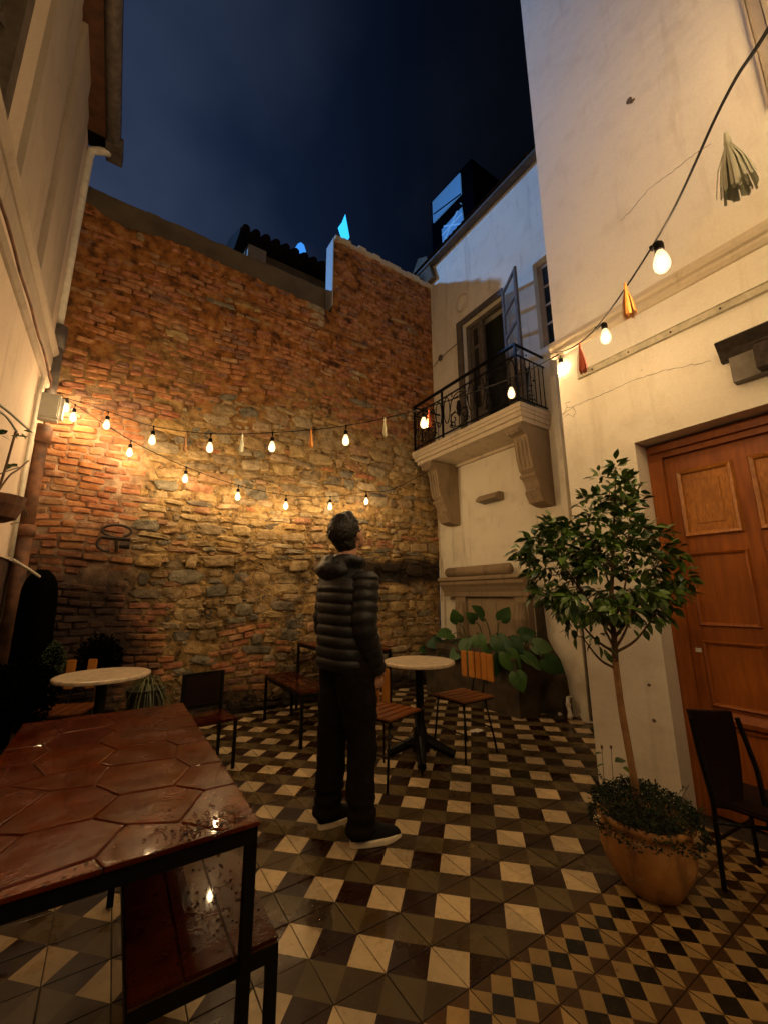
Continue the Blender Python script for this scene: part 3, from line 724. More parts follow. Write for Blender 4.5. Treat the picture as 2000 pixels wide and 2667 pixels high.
# stone fireplace-like niche
g = MB()
g.tube([(3.0, 2.22, 1.615), (3.0, 3.35, 1.615)], .072, 18); g.ball((3.0, 3.35, 1.615), (.072, .05, .072), 14, 8)
roll = part('stone_roll', g, M_stonec, bhouse, smooth=True)
g = MB()
sh = [(3.147, 1.545), (2.93, 1.545), (2.90, 1.52), (2.90, 1.495), (2.93, 1.48), (2.935, 1.44), (2.97, 1.40), (3.01, 1.33), (3.02, 1.27), (3.147, 1.27)]
g.prism(sh, 1, 1.98, 3.50); part('mantel_shelf', g, M_stonec, bhouse)
g = MB()
for a, b in ((2.02, 2.22), (3.08, 3.28)):
    g.box((3.04, a, .6), (3.147, b, 1.268)); g.tube([(3.035, a+.06, 1.2), (3.02, a+.06, 1.0), (3.035, a+.06, .68)], [.03, .055, .03], 10); g.tube([(3.035, b-.06, 1.2), (3.02, b-.06, 1.0), (3.035, b-.06, .68)], [.03, .055, .03], 10); part('stone_pilaster', g, M_stonec, bhouse); g = MB()

g = MB(); g.box((3.09, 2.222, .6), (3.147, 3.078, 1.267)); g.box((3.075, 2.55, .62), (3.088, 2.75, 1.2)); part('stone_back_panel', g, M_stonec, bhouse)
bs = thing('stone_basin', 'dark mossy stone basin under the mantel full of leafy plants', 'planter', (2.9, 2.6, 0))
g = MB()
pr_ = [(2.60, 0), (2.60, .52), (2.58, .60), (2.62, .66), (3.145, .66), (3.145, 0)]
g.prism(pr_, 1, 1.88, 3.45); part('basin', g, M_basin, bs)
g = MB(); g.prism([(1.62, 0), (1.66, .40), (1.72, .58), (1.80, .68), (1.86, .80), (1.88, 1.2), (1.88, 0)], 0, 2.98, 3.147); part('curved_buttress', g, M_basin, bs)
# wall lamp (unlit)
g = MB(); lamp = thing('wall_lamp', 'unlit flat rectangular floodlight on the wall below the balcony', 'lamp', (3.1, 2.55, 2.6))
g.prism([(3.147, 2.66), (3.05, 2.66), (2.98, 2.60), (2.98, 2.57), (3.147, 2.55)], 1, 2.36, 2.72); part('housing', g, M_stonec, lamp)
g = MB(); g.box((3.0, 2.40, 2.545), (3.11, 2.68, 2.555)); part('lamp_glass', g, M_pane, lamp)
# drain pipes at the foot, hose, downpipe, litter
for k, (ya) in enumerate((1.71, 1.60)):
    g = MB(); g.tube([(3.12, ya+.02, .20), (3.06, ya+.01, .20), (3.035, ya, .15), (3.02, ya-.03, .06), (2.98, ya-.05, .028)], [.02, .022, .022, .022, .022], 10)
    g.tube([(3.036, ya, .155), (3.03, ya-.012, .12)], .028, 10); g.tube([(3.018, ya-.032, .058), (2.985, ya-.047, .03)], .028, 10)
    tag(part('drain_pipe', g, M_white, None, smooth=True), ['short bent white drain pipe nearest the stone basin', 'short bent white drain pipe beside the white hose'][k], 'pipe', 'white drain pipes')
g = MB(); g.tube([(3.08, 1.52, .02), (3.06, 1.49, .07), (3.07, 1.43, .012), (3.08, 1.34, .012), (3.0, 1.1, .012), (2.9, .9, .012)], .010, 8)
tag(part('hose', g, M_white, None, smooth=True), 'thin white hose lying on the floor by the drain pipes', 'hose')
g = MB(); g.tube([(3.10, 1.365, .0), (3.10, 1.365, 2.0)], .018, 8); tag(part('standpipe', g, M_blackm, None), 'thin black pipe rising beside the corner of the cream wall', 'pipe')
g = MB(); g.box((3.06, 1.39, 0), (3.147, 1.47, 3.9)); g.box((3.05, 1.385, 2.1), (3.147, 1.475, 2.2)); tag(part('downpipe', g, M_balc, None), 'square painted downpipe on the house right of the balcony', 'pipe')
g = MB(); g.tube([(3.13, 3.69, 1.2), (3.13, 3.68, 1.75), (3.13, 3.70, 2.3), (3.13, 3.71, 3.3)], .008, 6); g.tube([(3.13, 3.62, .8), (3.13, 3.62, 1.65), (3.13, 3.66, 1.85)], .006, 6); tag(part('cable', g, M_mould, None), 'thin painted cable running up the corner by the brick wall', 'cable')
g = MB(); g.tube([on(0, 3.13, *p) for p in ((1128, 955), (1140, 938), (1152, 928), (1165, 915), (1192, 893))], .006, 5); g.ball(on(0, 3.12, 1146, 932), (.03, .05, .06), 8, 6); tag(part('cable', g, M_greyw, None), 'drooping cable with a knot beside the balcony door', 'cable')
g = MB()
for k in range(9): g.ball((1.933+.012*k-.05, 1.86+random.uniform(-.02, .02), .006), (.022, .03, .006+.004*random.random()), 7, 4)
tag(part('paper_scrap', g, M_white, None), 'crumpled white paper scrap on the floor by the slatted chair', 'litter')
# dead plants in pot on balcony
dp = thing('balcony_plant', 'dark withered potted plant on the right end of the balcony', 'plant', (2.95, 1.72, 3.49))
g = MB(); g.lathe([(.05, 0), (.10, .01), (.12, .10), (.11, .13), (.09, .13)], 14, (2.95, 1.76, 3.492)); part('pot', g, plain('dark_green_glaze', (.03,.05,.035), .4), dp)
g = MB()
for k in range(5):
    a = random.uniform(-1, 1); p0 = Vector((2.95+random.uniform(-.04, .04), 1.76+random.uniform(-.05, .05), 3.60)); g.tube([p0, p0+Vector((.02*a, -.03*a, .25)), p0+Vector((.03*a, -.05+.03*a, .5))], [.014, .02, .01], 6)
for k in range(60):
    p0 = Vector((2.95+random.gauss(0, .05), 1.74+random.gauss(0, .06), 3.62+abs(random.gauss(0, .25)))); d = Vector((random.gauss(0, 1), random.gauss(0, 1), random.gauss(0, .6))).normalized()*.05
    e = d.cross(Vector((0, 0, 1))).normalized()*.012; g.add([p0, p0+d*.5+e, p0+d, p0+d*.5-e], [(0, 1, 2, 3)])
part('foliage', g, M_fern, dp, kind='stuff', normals=False)

# dark building behind with blue windows
db = thing('rooftop_tower', 'unlit dark rooftop tower above the balcony house with two blue lit windows', 'tower', (5.0, 4, 0))
g = MB(); pts = [(-.6, 9.0), (-.6, 10.9), (2.8, 11.85), (5.4, 12.25), (8.3, 12.95), (8.3, 9.0)]
xs = 4.0
g.prism([(3.35, 7.3), (3.35, 10.02), (4.62, 10.16), (4.62, 7.3)], 0, 4.02, 6.0)
part('wall', g, M_night, db)
def quad(name, px, mat, x, par, th=.03):
    p = [on(0, x, *q) for q in px]; n = len(p); g = MB()
    g.add([*p]+[q+Vector((th, 0, 0)) for q in p], [tuple(reversed(range(n))), tuple(range(n, 2*n))]+[(i, (i+1) % n, n+(i+1) % n, n+i) for i in range(n)])
    return part(name, g, mat, par)
w1 = quad('window', ((1125, 526), (1196, 450), (1199, 504), (1127, 580)), M_blue3, 3.985, db, .03)
w2 = quad('window', ((1149, 590), (1199, 529), (1206, 582), (1152, 640)), M_blue3, 3.985, db, .03)
g = MB(); a_, b_, c_, d_ = [on(0, 3.975, *q) for q in ((1149, 590), (1199, 529), (1206, 582), (1152, 636))]
g.tube([a_, c_], .014, 4); g.tube([b_, d_], .014, 4); g.tube([(a_+d_)/2, (b_+c_)/2], .012, 4); part('glazing_bar', g, emit('pale_blue_bar', (.10,.26,.5), .5), w2)
g = MB(); g.tube([on(0, 3.97, *q) for q in ((1147, 594), (1199, 535))], .05, 4); g.tube([on(0, 3.97, 1128, 558), on(0, 3.97, 1199, 505)], .012, 4); part('transom', g, M_night, w2)

# ------------------------------------------------------------------ RIGHT CREAM WALL (x = 1.8)
rwall = thing('cream_wall', 'tall cream plastered wall on the right holding the wooden door', 'wall', (2.3, -.4, 0))
XR = 1.8; g = MB()
g.box((XR, .06, -.01), (3.149, .575, 9.6)); g.box((XR, -1.32, 2.325), (2.6, .06, 9.6)); g.box((XR, -3.4, -.01), (2.6, -1.32, 9.6))
part('wall', g, M_cream, rwall, normals=False)
# mouldings
g = MB()
prof = [(XR+.002, 3.255), (1.785, 3.26), (1.77, 3.285), (1.77, 3.305), (1.79, 3.31), (1.765, 3.325), (1.755, 3.345), (1.755, 3.362), (1.775, 3.368), (1.775, 3.395), (XR+.002, 3.405)]
g.prism(prof, 1, -3.3, .61); part('string_moulding', g, M_mould, rwall)
g = MB(); g.box((1.782, -3.0, 2.975), (1.798, .40, 3.02)); g.box((1.772, -3.0, 2.969), (1.798, .40, 2.974)); g.box((1.776, -3.0, 3.021), (1.798, .40, 3.026))
rr = part('metal_rail', g, M_tinm, rwall)
for k in range(5):
    g = MB(); g.ball((1.781, .28-.27*k, 2.996), (.005, .007, .007), 8, 6); part('bolt', g, M_iron, rr)
def crack(pts, r=.0022):
    g = MB(); P = [Vector(p) for p in pts]; Q = []
    for a, b in zip(P, P[1:]):
        n = max(2, int((b-a).length/.02))
        for i in range(n): Q.append(a.lerp(b, i/n)+Vector((0, random.uniform(-.005, .005), random.uniform(-.005, .005))))
    Q.append(P[-1]); g.tube(Q, [r*random.uniform(.5, 1.1) for _ in Q], 4); return g
M_crack = plain('crack_shadow', (.11,.075,.045), .9)
cs = [((1850, 375), (1810, 400), (1740, 455), (1690, 490), (1650, 540), (1615, 575)), ((1462, 1080), (1500, 1055), (1560, 1030), (1650, 990), (1740, 962), (1850, 940)), ((1465, 1082), (1475, 1062), (1488, 1060), (1500, 1075), (1492, 1086), (1478, 1078)), ((1478, 1078), (1465, 1090)), ((1475, 1062), (1470, 1050), (1483, 1046))]
for c in cs: part('crack', crack([on(0, 1.7995, *p) for p in c]), M_crack, rwall)
g = MB(); g.box((1.775, -1.02, 4.1), (1.80-.002, -.99, 8)); g.box((1.785, -.985, 4.1), (1.798, -.93, 8)); g.box((1.772, -.925, 4.1), (1.798, -.912, 8)); part('window_surround', g, M_leftt, rwall)
g = MB(); p = on(0, 1.797, 1637, 262); g.ball(p, (.006, .022, .028), 8, 6); g.ball(p+Vector((0, -.02, -.03)), (.006, .02, .015), 8, 6)
for q, s in (((1689, 1784), .011), ((1702, 1877), .013)): g.ball(on(0, 1.799, *q), (.003, s, s*.9), 8, 6)
part('plaster_chip', g, M_crack, rwall)
# door
dr = thing('wooden_door', 'large varnished orange brown panelled door in the right wall', 'door', (1.98, -.6, 0))
g = MB(); FX = 1.955
g.box((FX, -.03, 0), (2.06, .058, 2.32)); g.box((FX, -1.318, 0), (2.06, -1.23, 2.32)); g.box((FX, -1.229, 2.215), (2.06, -.031, 2.32)); g.box((FX-.02, -.031, 2.2), (FX-.001, .05, 2.3)) if False else None
g.box((1.93, -1.3, 2.255), (FX-.002, .03, 2.30)); part('door_frame', g, M_door, dr)
leaf = MB(); LX = 1.985
cols = [(-.40, -.09), (-.78, -.47), (-1.16, -.85)]; rows = [(1.65, 2.105), (1.09, 1.552), (.62, 1.005), (.14, .52)]
ysp = [-.031, -.09, -.40, -.47, -.78, -.85, -1.16, -1.229]
for a, b in ((1, 0), (3, 2), (5, 4), (7, 6)): leaf.box((LX, ysp[a], .01), (2.04, ysp[b], 2.213))
zsp = [.01, .14, .52, .62, 1.005, 1.09, 1.552, 1.65, 2.105, 2.213]
for (ya, yb) in cols:
    for i in range(0, 10, 2): leaf.box((LX+.0015, ya+.0005, zsp[i]), (2.038, yb-.0005, zsp[i+1]))
lf = part('door_leaf', leaf, M_door, dr)
for ci, (ya, yb) in enumerate(cols):
    for ri, (za, zb) in enumerate(rows):
        g = MB()
        def fr(i, x): return [(x, ya+i, za+i), (x, yb-i, za+i), (x, yb-i, zb-i), (x, ya+i, zb-i)]
        R = [fr(0, LX+.002), fr(.010, LX-.020), fr(.028, LX-.012), fr(.042, LX+.028), fr(.060, LX+.028), fr(.085, LX-.002)]
        if ri: R = [fr(0, LX+.002), fr(.008, LX-.014), fr(.020, LX-.008), fr(.032, LX+.026), fr(.055, LX+.026), fr(.095, LX+.004)]
        g.loft(R); part('panel', g, M_panel if ri == 0 else M_door, dr)
g = MB(); g.prism([(1.985, .53), (1.96, .535), (1.955, .56), (1.97, .58), (1.985, .60)], 1, -1.22, -.05); part('kick_moulding', g, M_door, dr)
g = MB(); g.box((1.979, -.082, .93), (1.9845, -.05, .955)); part('paper_label', g, M_white, dr)
# hood lamp at the right edge
hd = thing('hood_vent', 'dark metal hood box mounted on the cream wall above the door', 'vent', (1.7, -.75, 2.6))
g = MB(); g.prism([(1.80-.002, 2.76), (1.72, 2.76), (1.70, 2.745), (1.74, 2.69), (1.765, 2.64), (1.798, 2.64)], 1, -1.4, -.49); part('hood', g, M_iron, hd)
g = MB(); g.box((1.735, -1.4, 2.485), (1.797, -.535, 2.638)); part('backplate', g, plain('grey_metal_plate', (.13,.11,.085), .5, .5, .2, 15), hd)
g = MB(); g.box((1.66, -1.4, 2.49), (1.734, -.66, 2.63)); g.box((1.655, -1.4, 2.632), (1.734, -.655, 2.642)); part('lamp_box', g, M_iron, hd)

# ------------------------------------------------------------------ LEFT HOUSE (x = -1.9)
lhouse = thing('left_house', 'pale pink plastered house on the left with eaves and tall upper window', 'house', (-2.4, 2, 0))
XL = -1.9; g = MB()
WY0, WY1, WZ0, WZ1 = .25, 1.60, 3.72, 6.0
g.box((-2.6, -3.5, 1.60), (XL, 3.8, 3.60))
part('lower_wall', g, M_leftw, lhouse, normals=False)
g = MB(); g.box((-2.6, -3.5, 3.60), (XL-.001, WY0, 6.2)); g.box((-2.6, WY0, 3.60), (XL-.001, WY1, WZ0)); g.box((-2.6, WY0, WZ1), (XL-.001, WY1, 6.2)); g.box((-2.6, WY1, 3.60), (XL-.001, 3.8, 6.2))
part('upper_wall', g, M_leftw, lhouse, normals=False)
g = MB(); nxy = 60
for i in range(21):
    for j in range(nxy+1):
        y = -.5+4.3*j/nxy; z = 1.63*i/20; g.v.append((XL-.02+.03*noise.noise(Vector((y*4, z*4, 2)))+.012*noise.noise(Vector((y*14, z*14, 2))), y, z))
for i in range(20):
    for j in range(nxy): a = i*(nxy+1)+j; g.f.append((a, a+nxy+1, a+nxy+2, a+1)); g.m.append(0); g.t.append(0)
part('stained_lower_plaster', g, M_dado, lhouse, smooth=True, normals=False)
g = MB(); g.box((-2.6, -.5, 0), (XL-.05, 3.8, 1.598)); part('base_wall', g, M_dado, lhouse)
# string courses
g = MB(); g.prism([(XL-.003, 3.60), (XL+.03, 3.605), (XL+.055, 3.635), (XL+.06, 3.66), (XL+.045, 3.685), (XL-.003, 3.69)], 1, -3.4, 3.68); g.prism([(XL-.003, 3.44), (XL+.012, 3.445), (XL+.02, 3.46), (XL+.02, 3.598), (XL-.003, 3.599)], 1, -3.4, 3.68)
part('upper_string_course', g, M_leftt, lhouse)
g = MB(); g.prism([(XL+.001, 3.26), (XL+.02, 3.265), (XL+.035, 3.29), (XL+.035, 3.31), (XL+.001, 3.33)], 1, -3.4, 3.68); part('lower_string_course', g, M_leftt, lhouse)
g = MB(); P_ = [(XL+.045, y, 3.335+.012*sin(y*9)) for y in [-.5+.2*i for i in range(21)]]; g.tube(P_+[(XL+.03, 3.62, 3.2), (XL+.035, 3.60, 2.4)], .009, 6); part('stained_cable', g, M_rust, lhouse)
# pilasters and surround
g = MB(); g.box((XL, 1.60, 3.692), (XL+.035, 2.16, 6.2)); part('window_surround', g, M_leftt, lhouse)
g = MB(); g.box((XL, 2.163, 3.692), (XL+.012, 2.33, 6.2)); part('inner_pilaster', g, M_leftt, lhouse)
g = MB(); g.box((XL, 2.36, 3.692), (XL+.05, 2.86, 6.2)); part('pilaster', g, M_leftt, lhouse)
g = MB(); g.box((XL, 2.863, 3.692), (XL+.02, 3.22, 6.2)); part('outer_pilaster', g, M_leftt, lhouse)
# window with crossed lattice
g = MB(); g.box((-2.12, WY0, WZ0), (-2.07, WY1, WZ1)); wp = part('window_pane', g, plain('curtained_glass', (.10,.085,.06), .3, 0, .3, 3), lhouse)
g = MB(); g.box((-2.065, WY0, WZ0), (-1.99, WY0+.09, WZ1)); g.box((-2.065, WY1-.11, WZ0), (-1.97, WY1, WZ1)); g.box((-2.065, WY0+.09, WZ0), (-1.98, WY1-.11, WZ0+.10))
wd, hh = .45, .62
for i in range(-1, 5):
    for s in (-1, 1):
        za = WZ0+.1+i*.62
        g.box((-2.05, -.72, -.025), (-2.02, .72, .025), M=Matrix.Translation((0, .9, za+.3)) @ Matrix.Rotation(s*.72, 4, 'X'))
part('window_lattice', g, M_darkw, wp)
# eaves, gutter, downpipe
g = MB(); g.box((-2.6, -3.5, 6.203), (-1.735, 3.36, 6.25))
part('eave_soffit', g, M_soffit, lhouse)
for i in range(14):
    g = MB(); yy = 3.2-i*.42; g.box((XL+.001, yy, 6.13), (-1.76, yy+.05, 6.2)); 
    if i % 2 == 0 and False: part('rafter_end', g, M_soffit, lhouse)
g = MB()
for a, b in ((-3.5, 3.36),):
    rr_ = [[(-1.67+.068*cos(pi+pi*k/10), y, 6.24+.075*sin(pi+pi*k/10)) for k in range(11)]+[(-1.67+.060*cos(2*pi-pi*k/10), y, 6.24+.066*sin(2*pi-pi*k/10)) for k in range(11)] for y in (a, b)]
    g.loft(rr_)
g.box((-1.735, 3.361, 6.16), (-1.58, 3.60, 6.30)); part('gutter', g, M_gutter, lhouse, smooth=False)
g = MB(); g.prism([(-1.60, 6.26), (-3.4, 6.26), (-3.4, 7.3)], 1, -3.5, 3.6)
for i in range(34): g.tube([(-1.70, 3.5-i*.2, 6.40), (-3.3, 3.5-i*.2, 7.34)], .085, 7)
part('tiled_roof', g, M_rooft, lhouse)
g = MB(); g.tube([(-1.70, 3.50, 6.22), (-1.72, 3.50, 6.17), (-1.78, 3.50, 6.15), (-1.86, 3.53, 6.13), (-1.875, 3.55, 6.05), (-1.885, 3.57, 5.0), (-1.89, 3.60, 3.93)], .040, 14)
g.tube([(-1.69, 3.5, 6.17), (-1.69, 3.5, 6.27)], .05, 12)
dpw = thing('downpipe', 'white plastic downpipe entering an old rusty iron pipe in the left corner', 'downpipe', (-1.87, 3.6, 0))
part('upper_pipe', g, M_white, dpw, smooth=True)
g = MB(); g.tube([(-1.87, 3.60, 3.94), (-1.868, 3.60, 3.3), (-1.87, 3.57, 2.95)], [.052, .052, .052], 14); g.tube([(-1.87, 3.60, 3.97), (-1.87, 3.60, 3.72)], .062, 14)
part('iron_sleeve', g, M_gutter, dpw, smooth=True)
g = MB(); g.tube([(-1.865, 3.56, 2.88), (-1.862, 3.55, 2.7)], .075, 14); g.tube([(-1.862, 3.55, 2.72), (-1.858, 3.53, 2.2), (-1.85, 3.5, 1.9)], .055, 14)
g.tube([(-1.85, 3.5, 1.92), (-1.85, 3.5, 1.82)], .07, 14); g.tube([(-1.85, 3.5, 1.82), (-1.85, 3.5, 0)], .055, 14)
part('rusty_pipe', g, M_rust, dpw, smooth=True)
# meter box
g = MB(); g.box((-1.94, 3.37, 2.90), (-1.72, 3.50, 3.16)); mbx = thing('meter_box', 'grey white plastic electric box in the left corner by the string lights', 'electric box', (-1.83, 3.43, 2.9))
import bmesh
def bevelled(g, name, mat, parent, w=.02, seg=3, **k):
    me = g.mesh(name, mat, normals=True); bm = bmesh.new(); bm.from_mesh(me)
    bmesh.ops.bevel(bm, geom=bm.edges[:], offset=w, segments=seg, affect='EDGES', clamp_overlap=True); bm.to_mesh(me); bm.free()
    return link(name, me, parent, **k)
bevelled(g, 'box_body', M_greyp, mbx, .03)
g = MB(); g.box((-1.925, 3.345, 2.92), (-1.745, 3.372, 3.14)); bevelled(g, 'box_lid', M_greyp, mbx, .01)
for k, dy in enumerate((0, .05)):
    g = MB(); g.tube([(-1.88, 3.22+dy, 3.22), (-1.88, 3.19+dy, 3.0), (-1.88, 3.18+dy, 2.3), (-1.88, 3.24+dy, 1.62)], .013, 8)
    tag(part('wall_conduit', g, M_white, None, smooth=True), ['white cable conduit down the left wall, nearer one of the pair', 'white cable conduit down the left wall, one beside the iron pipe'][k], 'conduit', 'white wall conduits')
g = MB(); g.tube([(-1.70, 2.22, 1.525), (-1.68, 2.75, 1.49), (-1.66, 3.12, 1.455)], .011, 8); tag(part('awning_rod', g, M_white, None), 'short white rod sticking out over the dark covered column', 'rod')
# black covered column
cv = MB(); rings = []
for i in range(30):
    z = 1.52*i/29; rr = .115+.03*(1-i/29)
    if z > 1.32: rr *= math.sqrt(max(.02, 1-((z-1.32)/.21)**2))
    rings.append([(-1.66+rr*1.0*cos(a)*(1+.08*sin(5*a+z*2)), 3.30+rr*sin(a)*(1+.08*sin(5*a+z*2)), z) for a in [2*pi*k/20 for k in range(20)]])
cv.loft(rings); tag(part('covered_column', cv, M_cover, None, smooth=True), 'tall black cloth covered column standing in the dark left corner', 'covered column')

# ------------------------------------------------------------------ STRING LIGHTS
M_bulbglass, N, L, P = nodes('bulb_glass')
N.remove(P); out_ = N['Material Output']
tr_ = N.new('ShaderNodeBsdfTransparent'); gl_ = N.new('ShaderNodeBsdfGlossy'); gl_.inputs['Roughness'].default_value = .03; em_ = N.new('ShaderNodeEmission')
em_.inputs[0].default_value = (1, .62, .28, 1); em_.inputs[1].default_value = 3.4
m1 = N.new('ShaderNodeMixShader'); m1.inputs[0].default_value = .06; L.new(tr_.outputs[0], m1.inputs[1]); L.new(gl_.outputs[0], m1.inputs[2])
m2 = N.new('ShaderNodeMixShader'); m2.inputs[0].default_value = .30; L.new(m1.outputs[0], m2.inputs[1]); L.new(em_.outputs[0], m2.inputs[2]); L.new(m2.outputs[0], out_.inputs[0])
M_fil = emit('glowing_filament', (1.0, .68, .34), BULB)
bulb_glass = MB(); bulb_glass.lathe([(.012, -.048), (.014, -.056), (.022, -.075), (.0285, -.098), (.030, -.112), (.027, -.130), (.018, -.142), (.006, -.147)], 16)
bulb_glass_me = bulb_glass.mesh('bulb', M_bulbglass, True)
fil = MB(); fil.ball((0, 0, -.108), (.0155, .0155, .026), 8, 6); fil_me = fil.mesh('filament', M_fil, True)
soc = MB(); soc.tube([(0, 0, 0), (0, 0, -.012)], .003, 6); soc.lathe([(.007, -.008), (.014, -.012), (.017, -.02), (.0175, -.045), (.0155, -.052)], 14); soc_me = soc.mesh('socket', M_rubber, True, normals=True)
join = MB(); join.tube([(0, 0, .004), (0, 0, -.005)], .008, 8)
def catenary(A, B, sag, n=40):
    A = Vector(A); B = Vector(B); return [A.lerp(B, i/n) - Vector((0, 0, sag*4*(i/n)*(1-i/n))) for i in range(n+1)]
def strand(label, wire_pts, bulbs, loc):
    t = thing('string_lights', label, 'string lights', loc, 'warm string lights over the courtyard')
    g = MB(); g.tube(wire_pts, .0042, 6)
    Pn = [Vector(p) for p in wire_pts]
    for p in bulbs:
        q = min(Pn, key=lambda w: (w.xy-p.xy).length if True else 0)
        g.tube([q+Vector((0, 0, .006)), q-Vector((0, 0, .01)), p+Vector((0, 0, .0))], [.009, .008, .0035], 6)
    part('wire', g, M_rubber, t, smooth=True)
    for p in bulbs:
        b = link('bulb', bulb_glass_me, t, True); b.location = Vector(p)-Vector(loc)
        for nm, me in (('socket', soc_me), ('filament', fil_me)): link(nm, me, b, True)
    return t
def dense(pts, n=8):
    out = []; P = [Vector(p) for p in pts]
    for i in range(len(P)-1):
        a = P[max(i-1, 0)]; b = P[i]; c = P[i+1]; d = P[min(i+2, len(P)-1)]
        for k in range(n):
            t = k/n; out.append(.5*((2*b)+(c-a)*t+(2*a-5*b+4*c-d)*t*t+(3*b-a-3*c+d)*t**3))
    out.append(P[-1]); return out
HB = .115   # bulb centre below its hanging point
def vplane(A, B, x, y):
    A = Vector((*A, 0)); B = Vector((*B, 0)); n = Vector((-(B-A).y, (B-A).x, 0)); d = ray(x, y)
    return CAMP + d*((A-CAMP).dot(n)/d.dot(n))
s1 = [vplane((-1.65, 3.5), (1.78, .55), *p) for p in ((278, 1110), (397, 1150), (547, 1170), (709, 1168), (901, 1151), (1103, 1106), (1331, 1028), (1462, 963))]
s1w = [Vector((-1.76, 3.52, 3.17)), Vector((-1.70, 3.545, 3.20))]+[p+Vector((0, 0, HB+.035)) for p in s1]+[Vector((1.80, .60, 3.30))]
s1b = [vplane((-1.65, 3.5), (1.78, .55), 172, 1066)]+s1
strand('upper string of warm bulbs crossing from the left corner to the cream wall', dense(s1w), [p+Vector((0, 0, HB)) for p in s1b], (0, 2, 2.6))
s2 = [vplane((-1.65, 3.5), (2.9, 3.35), *p) for p in ((191, 1090), (338, 1182), (483, 1250), (620, 1296), (745, 1320), (860, 1322), (954, 1308))]
s2w = [Vector((-1.78, 3.52, 3.22))]+[p+Vector((0, 0, HB+.03)) for p in s2]+[vplane((-1.65, 3.5), (2.9, 3.35), 1020, 1275), Vector((2.68, 3.36, 3.15))]
strand('lower string of warm bulbs hanging close along the brick wall', dense(s2w), [p+Vector((0, 0, HB)) for p in s2], (0, 3.45, 2.4))
def at_d(x, y, d): v = ray(x, y); return CAMP + v.normalized()*d
n2_, n3_ = at_d(1577, 882, 3.0), at_d(1723, 690, 2.2)
w2_, w3_ = at_d(1562, 842, 3.0), at_d(1718, 608, 2.2)
w4_, w5_ = at_d(2000, 75, 1.45), at_d(1880, 270, 1.7)
e1 = w4_+(w4_-w5_)*2.2
near_w = [Vector((1.79, .585, 3.31)), at_d(1490, 905, 3.3), w2_, w3_, w5_, w4_, e1, Vector((-.9, -2.2, 2.95)), Vector((-1.85, -2.9, 3.3))]
nb = [n2_+Vector((0, 0, HB)), n3_+Vector((0, 0, HB))]
added_bulbs = [Vector((-.35, -1.75, 2.72)), Vector((-.95, -2.2, 2.83)), Vector((-1.5, -2.6, 3.0))]  # bulbs added out of view behind the viewer to help light the walls
strand('nearest string of warm bulbs rising from the cream wall corner overhead, with unseen bulbs added behind the viewer', dense(near_w), nb+added_bulbs, (.6, -.6, 2.4))
HIGH = []  # added bulb strings, out of view, brightening the upper walls
for (A__, B__, nn_, lb_) in (((1.79, -1.45, 4.9), (-1.85, -2.0, 4.7), 11, 'high string of bulbs added unseen behind the viewer to brighten the upper walls'), ((1.79, -2.6, 4.6), (-1.85, -3.2, 4.4), 11, 'farthest high string of bulbs added unseen behind the viewer as wall fill')):
    cw = catenary(A__, B__, .45, 48); strand(lb_, cw, [cw[int(48*(k+.7)/(nn_+.4))]-Vector((0, 0, .03)) for k in range(nn_)], ((A__[0]+B__[0])/2, A__[1], 4.2))
# one bulb in front of the balcony (string continues behind)
s4 = [Vector((2.35, 1.15, 3.33))]
p4 = on(1, 1.9, 1331, 1028)
# tassels
def tassel(px, col, L_=.17, rough_=.9, d=None, P=None, label='', r=.03):
    top = P if P is not None else None
    g = MB(); n = 70
    for k in range(n):
        a = random.uniform(0, 2*pi); rr = r*math.sqrt(random.random()); l = L_*random.uniform(.88, 1.02)
        b0 = top+Vector((.004*cos(a), .004*sin(a), -.03)); b1 = top+Vector((rr*cos(a)*.7, rr*sin(a)*.7, -.03-l*.5)); b2 = top+Vector((rr*cos(a), rr*sin(a), -.03-l))
        s = Vector((-sin(a), cos(a), 0))*(.0009+.045*r)
        g.add([b0-s, b0+s, b1+s, b1-s, b2+s*1.2, b2-s*1.2], [(0, 1, 2, 3), (3, 2, 4, 5)])
    g.tube([top, top-Vector((0, 0, .03)), top-Vector((0, 0, .045))], [.003, .008, .006], 8)
    o = link('tassel', g.mesh('tassel', col)); tag(o, label, 'tassel', 'paper tassels on the string lights'); return o
def paper(name, c): 
    m, N, L, P = nodes(name); P.inputs['Base Color'].default_value = (*c, 1); P.inputs['Roughness'].default_value = .8; return m
Tor, Tgr, Tbr, Trd, Twh = paper('orange_tissue', (.55,.22,.04)), paper('green_tissue', (.66,.67,.52)), paper('brown_tissue', (.30,.15,.06)), paper('red_tissue', (.42,.08,.03)), paper('cream_tissue', (.46,.42,.27))
VP1 = ((-1.65, 3.5), (1.78, .55))
for px, mt, lb in (((486, 1128), Tbr, 'faded brown paper tassel between the leftmost bulbs on the upper string'), ((633, 1127), Tgr, 'pale green paper tassel on the upper string left of centre'), ((812, 1115), Tor, 'orange paper tassel on the upper string above the standing man'), ((1002, 1085), Twh, 'cream paper tassel on the upper string left of the balcony'), ((1116, 1062), Trd, 'red paper tassel beside the bulb at the balcony railing')):
    tassel(px, mt, P=vplane(*VP1, *px), label=lb, L_=.15, r=.022)
tassel(None, Trd, P=at_d(1508, 893, 2.95), label='dark red paper tassel at the corner of the cream wall', L_=.17, r=.033)
tassel(None, Tor, P=at_d(1626, 735, 2.4), label='light orange paper tassel in front of the wall moulding', L_=.15, r=.032)
tassel(None, Tgr, P=at_d(1888, 345, 1.55), label='large grey green paper tassel at the upper right', L_=.142, r=.0405)

